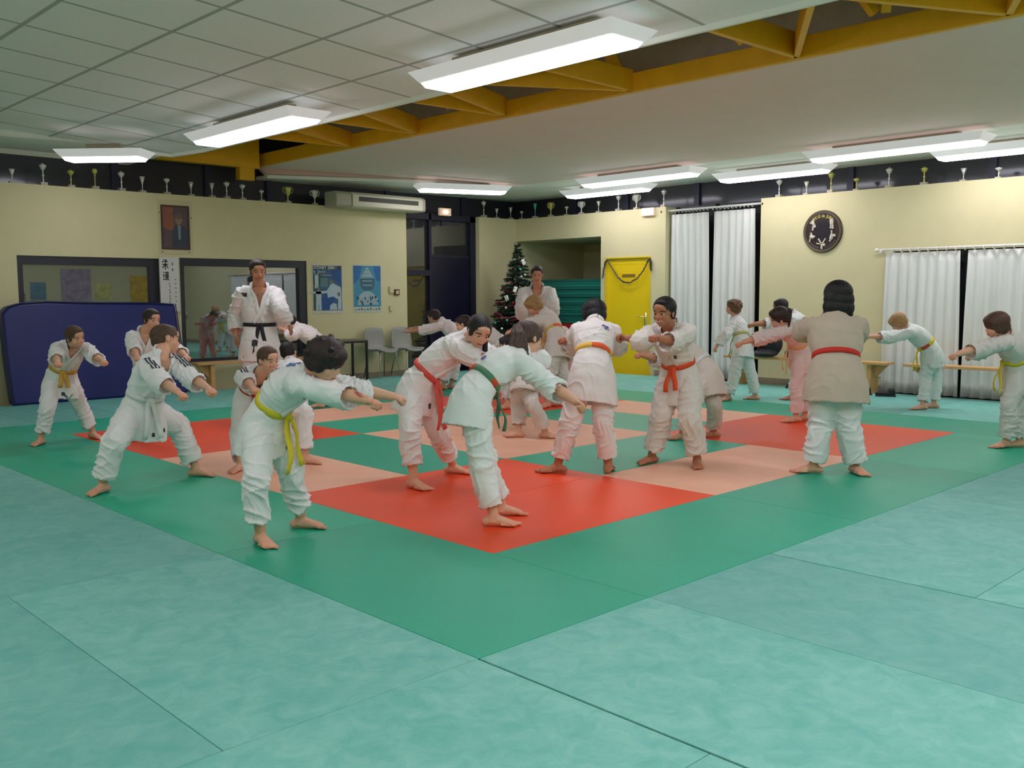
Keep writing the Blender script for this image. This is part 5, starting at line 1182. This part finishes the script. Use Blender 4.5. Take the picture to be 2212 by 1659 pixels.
POSES = {
 'p1': {"H":1.27,"fat":1,"hand":"fist","hd":[0.239,-0.958,-0.157],"hf":[-0.387,-0.922,0.0],"sf":[-0.234,-0.972,0.0],"tL":[0.242,-0.97,0.0],"tR":[-0.763,-0.647,0.0],"aL":[0.044,5.55,0.061],"aR":[-0.429,5.497,0.061],"pel":[-0.215,5.545,0.578],"hL":[-0.154,5.519,0.565],"hR":[-0.276,5.57,0.565],"kL":[-0.049,5.565,0.316],"kR":[-0.383,5.432,0.33],"neck":[-0.168,5.348,0.903],"head":[-0.189,5.21,0.962],"sL":[-0.062,5.338,0.857],"sR":[-0.295,5.372,0.852],"wL":[-0.047,4.984,0.756],"eL":[-0.047,5.151,0.785],"wR":[-0.409,5.034,0.76],"eR":[-0.366,5.192,0.799]},
 'p2': {"H":1.27,"fat":1,"hand":"fist","hd":[0.127,-0.986,-0.104],"hf":[-0.342,-0.94,0.0],"sf":[-0.234,-0.972,0.0],"tL":[0.018,-1.0,0.0],"tR":[-0.62,-0.785,0.0],"aL":[0.595,5.341,0.061],"aR":[0.313,5.19,0.061],"pel":[0.46,5.26,0.578],"hL":[0.522,5.237,0.565],"hR":[0.397,5.282,0.565],"kL":[0.503,5.182,0.283],"kR":[0.407,5.345,0.256],"neck":[0.431,5.205,0.997],"head":[0.456,5.099,1.105],"sL":[0.557,5.14,0.925],"sR":[0.322,5.233,0.944],"wL":[0.64,4.816,0.771],"eL":[0.659,4.987,0.819],"wR":[0.228,4.913,0.787],"eR":[0.265,5.067,0.846]},
 'p3': {"H":1.36,"fat":1,"hand":"fist","hd":[0.981,-0.164,-0.102],"hf":[-0.234,-0.972,0.0],"sf":[0.227,-0.974,0.0],"tL":[0.647,-0.763,0.0],"tR":[-0.872,-0.49,0.0],"aL":[-0.127,3.074,0.065],"aR":[-0.842,2.962,0.065],"pel":[-0.52,3.053,0.514],"hL":[-0.452,3.036,0.5],"hR":[-0.589,3.069,0.5],"kL":[-0.21,3.175,0.39],"kR":[-0.784,2.88,0.349],"neck":[-0.431,2.919,0.911],"head":[-0.347,3.009,1.012],"sL":[-0.315,2.916,0.841],"sR":[-0.555,2.838,0.835],"wL":[-0.26,2.555,0.692],"eL":[-0.29,2.723,0.753],"wR":[-0.52,2.452,0.693],"eR":[-0.563,2.624,0.764]},
 'p4': {"H":1.7,"fat":1,"hand":"open","hd":[-0.336,-0.921,-0.199],"hf":[-0.489,-0.873,0.0],"sf":[-0.489,-0.873,0.0],"tL":[-0.431,-0.902,0.0],"tR":[-0.77,-0.638,0.0],"aL":[1.76,5.267,0.082],"aR":[1.577,5.348,0.082],"pel":[1.669,5.307,0.868],"hL":[1.746,5.264,0.851],"hR":[1.592,5.35,0.851],"kL":[1.72,5.213,0.464],"kR":[1.567,5.298,0.469],"neck":[1.708,5.365,1.408],"head":[1.644,5.268,1.575],"sL":[1.849,5.276,1.341],"sR":[1.558,5.439,1.341],"wL":[1.869,5.09,1.048],"eL":[1.749,5.025,1.187],"wR":[1.504,5.491,0.901],"eR":[1.562,5.597,1.127]},
 'p5': {"H":1.3,"fat":1,"hand":"fist","hd":[0.094,-0.99,-0.108],"hf":[-0.387,-0.922,0.0],"sf":[-0.342,-0.94,0.0],"tL":[0.569,-0.822,0.0],"tR":[-0.886,-0.463,0.0],"aL":[0.724,2.952,0.062],"aR":[0.207,3.033,0.062],"pel":[0.44,3.225,0.552],"hL":[0.503,3.199,0.539],"hR":[0.378,3.251,0.539],"kL":[0.744,3.001,0.413],"kR":[0.306,3.237,0.243],"neck":[0.329,2.913,0.744],"head":[0.332,2.797,0.846],"sL":[0.454,2.916,0.718],"sR":[0.234,2.996,0.718],"wL":[0.458,2.703,0.596],"eL":[0.379,2.67,0.672],"wR":[0.182,2.768,0.659],"eR":[0.187,2.858,0.701]},
 'p6': {"H":1.36,"fat":1,"hand":"fist","hd":[0.43,-0.757,-0.491],"hf":[0.463,-0.886,0.0],"sf":[0.561,-0.828,0.0],"tL":[0.684,-0.73,0.0],"tR":[-0.124,-0.992,0.0],"aL":[-0.418,1.156,0.065],"aR":[-0.759,1.004,0.065],"pel":[-0.636,1.126,0.644],"hL":[-0.574,1.159,0.63],"hR":[-0.699,1.093,0.63],"kL":[-0.517,1.082,0.347],"kR":[-0.798,0.961,0.357],"neck":[-0.539,0.855,0.907],"head":[-0.51,0.719,0.983],"sL":[-0.399,0.922,0.855],"sR":[-0.636,0.803,0.864],"wL":[-0.095,0.688,0.764],"eL":[-0.287,0.75,0.812],"wR":[-0.393,0.504,0.779],"eR":[-0.434,0.685,0.807]},
 'p7': {"H":1.3,"fat":1,"hand":"fist","hd":[0.867,0.453,-0.206],"hf":[0.97,0.242,0.0],"sf":[0.97,0.242,0.0],"tL":[0.97,0.242,0.0],"tR":[0.97,0.242,0.0],"aL":[1.512,4.387,0.062],"aR":[1.343,4.338,0.062],"pel":[1.446,4.344,0.426],"hL":[1.43,4.41,0.413],"hR":[1.463,4.279,0.413],"kL":[1.643,4.551,0.283],"kR":[1.474,4.523,0.29],"neck":[1.598,4.603,0.667],"head":[1.647,4.714,0.764],"sL":[1.55,4.682,0.635],"sR":[1.606,4.455,0.635],"wL":[1.818,4.701,0.443],"eL":[1.694,4.582,0.505],"wR":[1.594,4.744,0.455],"eR":[1.522,4.594,0.515]},
 'p8': {"H":1.32,"fat":1,"hand":"fist","hd":[-0.657,0.635,-0.406],"hf":[-0.719,0.695,0.0],"sf":[-0.647,0.763,0.0],"tL":[-0.719,0.695,0.0],"tR":[-0.647,0.763,0.0],"aL":[2.852,6.083,0.063],"aR":[3.023,6.189,0.063],"pel":[2.935,6.138,0.676],"hL":[2.887,6.089,0.663],"hR":[2.983,6.187,0.663],"kL":[2.862,6.107,0.363],"kR":[3.007,6.212,0.364],"neck":[2.75,6.336,0.94],"head":[2.713,6.48,0.976],"sL":[2.685,6.232,0.903],"sR":[2.866,6.385,0.903],"wL":[2.535,6.307,0.93],"eL":[2.521,6.114,0.881],"wR":[2.733,6.653,0.939],"eR":[2.85,6.609,0.869]},
 'p9': {"H":1.38,"fat":1,"hand":"flat","hd":[-0.418,0.879,-0.228],"hf":[-0.719,0.695,0.0],"sf":[-0.684,0.73,0.0],"tL":[-0.853,0.522,0.0],"tR":[-0.638,0.77,0.0],"aL":[5.258,6.694,0.066],"aR":[5.429,6.715,0.066],"pel":[5.46,6.592,0.653],"hL":[5.41,6.541,0.639],"hR":[5.51,6.644,0.639],"kL":[5.34,6.676,0.369],"kR":[5.564,6.767,0.386],"neck":[5.412,6.864,0.935],"head":[5.356,7.0,1.006],"sL":[5.265,6.781,0.884],"sR":[5.473,6.977,0.889],"wL":[4.914,7.002,0.821],"eL":[5.06,6.835,0.853],"wR":[5.265,7.355,0.849],"eR":[5.413,7.199,0.855]},
 'p10': {"H":1.42,"fat":1,"hand":"fist","hd":[-0.331,-0.835,-0.44],"hf":[0.355,-0.935,0.0],"sf":[0.375,-0.927,0.0],"tL":[0.49,-0.872,0.0],"tR":[0.089,-0.996,0.0],"aL":[1.281,1.818,0.068],"aR":[0.73,1.588,0.068],"pel":[0.923,1.783,0.666],"hL":[0.992,1.809,0.652],"hR":[0.854,1.757,0.652],"kL":[1.082,1.735,0.317],"kR":[0.738,1.627,0.38],"neck":[1.189,1.566,1.008],"head":[1.184,1.408,1.068],"sL":[1.276,1.639,0.968],"sR":[1.039,1.543,0.968],"wL":[1.575,1.49,0.854],"eL":[1.38,1.454,0.889],"wR":[1.221,1.201,0.856],"eR":[1.194,1.397,0.874]},
 'p11': {"H":1.38,"fat":1,"hand":"fist","hd":[0.901,-0.191,-0.39],"hf":[0.895,-0.446,0.0],"sf":[0.922,-0.387,0.0],"tL":[0.785,-0.62,0.0],"tR":[0.647,-0.763,0.0],"aL":[0.607,0.58,0.066],"aR":[0.394,0.419,0.066],"pel":[0.397,0.599,0.73],"hL":[0.429,0.663,0.716],"hR":[0.365,0.535,0.716],"kL":[0.491,0.605,0.373],"kR":[0.368,0.493,0.388],"neck":[0.708,0.523,0.96],"head":[0.834,0.575,1.048],"sL":[0.713,0.648,0.928],"sR":[0.617,0.419,0.928],"wL":[1.032,0.646,0.89],"eL":[0.887,0.532,0.932],"wR":[0.814,0.159,0.7],"eR":[0.801,0.316,0.774]},
 'p12': {"H":1.36,"fat":1,"hand":"fist","hd":[-0.606,0.731,-0.314],"hf":[-0.638,0.77,0.0],"sf":[-0.643,0.766,0.0],"tL":[-0.902,0.431,0.0],"tR":[-0.638,0.77,0.0],"aL":[4.315,4.403,0.065],"aR":[4.508,4.478,0.065],"pel":[4.367,4.484,0.678],"hL":[4.312,4.439,0.665],"hR":[4.421,4.529,0.665],"kL":[4.354,4.473,0.366],"kR":[4.5,4.539,0.369],"neck":[4.102,4.734,0.912],"head":[4.06,4.873,0.974],"sL":[4.041,4.624,0.882],"sR":[4.229,4.781,0.882],"wL":[3.799,4.788,0.675],"eL":[3.977,4.789,0.748],"wR":[4.075,5.069,0.679],"eR":[4.11,4.9,0.755]},
 'p25': {"H":1.34,"fat":1,"hand":"fist","hd":[-0.316,0.894,-0.318],"hf":[-0.333,0.943,0.0],"sf":[-0.333,0.943,0.0],"tL":[-0.638,0.77,0.0],"tR":[0.552,-0.834,0.0],"aL":[2.877,2.75,0.064],"aR":[3.008,2.53,0.064],"pel":[2.891,2.689,0.577],"hL":[2.826,2.666,0.564],"hR":[2.957,2.712,0.564],"kL":[2.937,2.823,0.314],"kR":[2.862,2.552,0.333],"neck":[3.05,3.018,0.726],"head":[3.105,3.126,0.826],"sL":[2.915,2.934,0.706],"sR":[3.142,3.014,0.706],"wL":[2.9,3.087,0.54],"eL":[3.032,3.129,0.596],"wR":[3.283,3.295,0.503],"eR":[3.217,3.16,0.584]},
 'p13': {"H":1.46,"fat":1,"hand":"fist","hd":[-0.692,0.51,-0.511],"hf":[-0.633,0.774,0.0],"sf":[-0.792,0.611,0.0],"tL":[-0.996,-0.094,0.0],"tR":[-0.53,0.848,0.0],"aL":[4.739,4.177,0.07],"aR":[4.944,4.176,0.07],"pel":[4.877,4.143,0.784],"hL":[4.818,4.095,0.769],"hR":[4.935,4.191,0.769],"kL":[4.729,4.115,0.38],"kR":[4.931,4.104,0.368],"neck":[4.951,4.411,1.094],"head":[4.831,4.479,1.195],"sL":[4.814,4.298,1.032],"sR":[5.003,4.513,1.036],"wL":[4.471,4.506,0.896],"eL":[4.59,4.37,0.976],"wR":[4.83,4.87,0.887],"eR":[4.975,4.741,0.966]},
 'p14': {"H":1.3,"fat":1,"hand":"fist","hd":[-0.389,0.818,-0.424],"hf":[-0.43,0.903,0.0],"sf":[-0.43,0.903,0.0],"tL":[-0.638,0.77,0.0],"tR":[-0.638,0.77,0.0],"aL":[5.468,4.408,0.062],"aR":[5.705,4.48,0.062],"pel":[5.548,4.481,0.679],"hL":[5.487,4.452,0.666],"hR":[5.609,4.51,0.666],"kL":[5.489,4.427,0.355],"kR":[5.645,4.474,0.355],"neck":[5.458,4.779,0.883],"head":[5.465,4.924,0.927],"sL":[5.365,4.687,0.855],"sR":[5.576,4.788,0.855],"wL":[5.167,4.878,0.797],"eL":[5.346,4.89,0.779],"wR":[5.415,5.082,0.806],"eR":[5.413,4.899,0.8]},
 'p15': {"H":1.74,"fat":1,"hand":"fist","hd":[-0.681,-0.705,-0.196],"hf":[-0.73,-0.684,0.0],"sf":[-0.73,-0.684,0.0],"tL":[-0.431,-0.902,0.0],"tR":[-0.886,-0.463,0.0],"aL":[6.178,5.66,0.084],"aR":[6.08,5.763,0.084],"pel":[6.135,5.706,0.92],"hL":[6.196,5.64,0.902],"hR":[6.073,5.772,0.902],"kL":[6.172,5.653,0.503],"kR":[6.085,5.748,0.503],"neck":[6.07,5.641,1.416],"head":[5.987,5.559,1.59],"sL":[6.195,5.526,1.348],"sR":[5.962,5.774,1.348],"wL":[6.146,5.434,1.025],"eL":[6.048,5.315,1.19],"wR":[5.868,5.727,1.027],"eR":[5.751,5.626,1.192]},
 'p16': {"H":1.46,"fat":1,"hand":"fist","hd":[0.195,0.917,-0.348],"hf":[0.489,0.873,0.0],"sf":[0.387,0.922,0.0],"tL":[-0.792,0.611,0.0],"tR":[0.834,0.552,0.0],"aL":[1.85,1.283,0.07],"aR":[2.113,1.016,0.07],"pel":[2.031,1.102,0.764],"hL":[1.964,1.139,0.749],"hR":[2.097,1.065,0.749],"kL":[1.882,1.187,0.385],"kR":[2.048,1.012,0.375],"neck":[2.266,1.281,1.082],"head":[2.368,1.394,1.163],"sL":[2.113,1.308,1.039],"sR":[2.355,1.206,1.039],"wL":[2.181,1.52,0.96],"eL":[2.291,1.543,0.923],"wR":[2.542,1.304,0.899],"eR":[2.436,1.197,0.933]},
 'p17': {"H":1.42,"fat":1,"hand":"fist","hd":[-0.986,-0.127,-0.104],"hf":[-0.963,-0.268,0.0],"sf":[-0.987,-0.159,0.0],"tL":[-0.763,-0.647,0.0],"tR":[-0.992,0.124,0.0],"aL":[2.786,0.695,0.068],"aR":[2.66,1.034,0.068],"pel":[2.747,0.841,0.683],"hL":[2.767,0.77,0.669],"hR":[2.727,0.912,0.669],"kL":[2.679,0.693,0.379],"kR":[2.649,0.94,0.381],"neck":[2.575,0.81,1.08],"head":[2.448,0.773,1.186],"sL":[2.618,0.688,1.028],"sR":[2.577,0.941,1.028],"wL":[2.22,0.656,1.01],"eL":[2.403,0.669,0.976],"wR":[2.295,1.005,0.997],"eR":[2.323,0.874,0.989]},
 'p18': {"H":1.36,"fat":1,"hand":"fist","hd":[-0.606,0.731,-0.314],"hf":[-0.541,0.841,0.0],"sf":[-0.638,0.77,0.0],"tL":[-0.792,0.611,0.0],"tR":[-0.638,0.77,0.0],"aL":[3.808,1.576,0.065],"aR":[4.135,1.454,0.065],"pel":[4.033,1.455,0.595],"hL":[3.974,1.417,0.581],"hR":[4.093,1.493,0.581],"kL":[3.77,1.468,0.331],"kR":[3.997,1.366,0.329],"neck":[4.0,1.768,0.821],"head":[3.852,1.791,0.869],"sL":[3.902,1.651,0.789],"sR":[4.099,1.802,0.79],"wL":[3.56,1.845,0.77],"eL":[3.742,1.801,0.733],"wR":[3.977,2.129,0.765],"eR":[3.945,1.939,0.739]},
 'p19': {"H":1.3,"fat":1,"hand":"fist","hd":[-0.635,0.757,0.155],"hf":[-0.182,0.983,0.0],"sf":[-0.28,0.96,0.0],"tL":[-0.966,0.258,0.0],"tR":[-0.333,0.943,0.0],"aL":[6.832,3.063,0.062],"aR":[7.157,2.883,0.062],"pel":[6.994,2.974,0.692],"hL":[6.927,2.962,0.679],"hR":[7.06,2.986,0.679],"kL":[6.889,3.006,0.368],"kR":[7.095,2.918,0.355],"neck":[7.087,3.133,1.015],"head":[7.029,3.14,1.155],"sL":[6.95,3.083,0.956],"sR":[7.189,3.145,0.965],"wL":[6.718,3.174,0.673],"eL":[6.778,3.09,0.828],"wR":[7.373,3.241,0.65],"eR":[7.318,3.14,0.792]},
 'p20': {"H":1.4,"fat":1,"hand":"fist","hd":[-0.506,0.765,-0.398],"hf":[-0.595,0.803,0.0],"sf":[-0.643,0.766,0.0],"tL":[-0.895,0.446,0.0],"tR":[-0.638,0.77,0.0],"aL":[5.618,1.456,0.067],"aR":[5.788,1.445,0.067],"pel":[5.698,1.456,0.739],"hL":[5.639,1.412,0.725],"hR":[5.756,1.499,0.725],"kL":[5.613,1.446,0.395],"kR":[5.754,1.451,0.385],"neck":[5.4,1.466,1.003],"head":[5.259,1.464,1.081],"sL":[5.287,1.43,0.947],"sR":[5.521,1.576,0.955],"wL":[4.955,1.691,0.84],"eL":[5.1,1.561,0.894],"wR":[5.331,1.912,0.828],"eR":[5.496,1.774,0.889]},
 'p21': {"H":1.36,"fat":1,"hand":"fist","hd":[-0.539,0.815,-0.212],"hf":[-0.638,0.77,0.0],"sf":[-0.643,0.766,0.0],"tL":[-0.788,0.615,0.0],"tR":[-0.638,0.77,0.0],"aL":[7.454,2.534,0.065],"aR":[7.716,2.502,0.065],"pel":[7.652,2.453,0.737],"hL":[7.598,2.408,0.723],"hR":[7.707,2.498,0.723],"kL":[7.502,2.518,0.371],"kR":[7.677,2.476,0.363],"neck":[7.474,2.571,1.062],"head":[7.4,2.697,1.154],"sL":[7.347,2.522,1.007],"sR":[7.56,2.688,1.007],"wL":[6.978,2.819,0.948],"eL":[7.158,2.703,0.963],"wR":[7.362,3.023,0.947],"eR":[7.511,2.894,0.969]},
 'p22': {"H":1.45,"fat":1.35,"hand":"fist","hd":[0.613,0.776,-0.148],"hf":[0.695,0.719,0.0],"sf":[0.695,0.719,0.0],"tL":[-0.638,0.77,0.0],"tR":[-0.567,-0.824,0.0],"aL":[3.163,-0.068,0.07],"aR":[3.377,-0.285,0.07],"pel":[3.267,-0.174,0.728],"hL":[3.204,-0.113,0.713],"hR":[3.33,-0.235,0.713],"kL":[3.204,-0.104,0.379],"kR":[3.316,-0.245,0.381],"neck":[3.422,-0.075,1.128],"head":[3.487,-0.051,1.293],"sL":[3.289,0.021,1.075],"sR":[3.514,-0.196,1.075],"wL":[3.632,0.107,1.15],"eL":[3.454,0.209,1.045],"wR":[3.725,-0.052,0.997],"eR":[3.653,-0.131,1.037]},
 'p23': {"H":1.32,"fat":1,"hand":"fist","hd":[-0.487,0.614,-0.621],"hf":[-0.638,0.77,0.0],"sf":[-0.643,0.766,0.0],"tL":[-0.819,0.574,0.0],"tR":[-0.552,0.834,0.0],"aL":[7.581,0.972,0.063],"aR":[7.807,0.939,0.063],"pel":[7.701,0.949,0.656],"hL":[7.648,0.905,0.643],"hR":[7.754,0.993,0.643],"kL":[7.657,0.984,0.381],"kR":[7.85,0.941,0.371],"neck":[7.507,1.134,0.921],"head":[7.388,1.201,0.991],"sL":[7.383,1.072,0.878],"sR":[7.622,1.191,0.883],"wL":[6.987,1.333,0.843],"eL":[7.175,1.217,0.835],"wR":[7.444,1.527,0.838],"eR":[7.473,1.331,0.843]},
 'p24': {"H":1.36,"fat":1,"hand":"fist","hd":[-0.608,0.743,-0.28],"hf":[-0.633,0.774,0.0],"sf":[-0.638,0.77,0.0],"tL":[-0.873,0.489,0.0],"tR":[-0.638,0.77,0.0],"aL":[5.382,-0.658,0.065],"aR":[5.486,-0.727,0.065],"pel":[5.448,-0.706,0.684],"hL":[5.393,-0.751,0.67],"hR":[5.503,-0.661,0.67],"kL":[5.336,-0.679,0.37],"kR":[5.451,-0.748,0.362],"neck":[5.187,-0.682,0.971],"head":[5.056,-0.647,1.054],"sL":[5.067,-0.724,0.916],"sR":[5.318,-0.607,0.931],"wL":[4.695,-0.484,0.827],"eL":[4.876,-0.574,0.872],"wR":[5.286,-0.368,0.791],"eR":[5.151,-0.498,0.846]},
}

import time
for k_, sp_ in PEOPLE.items():
    t0 = time.time()
    person(k_, POSES[k_], sp_)
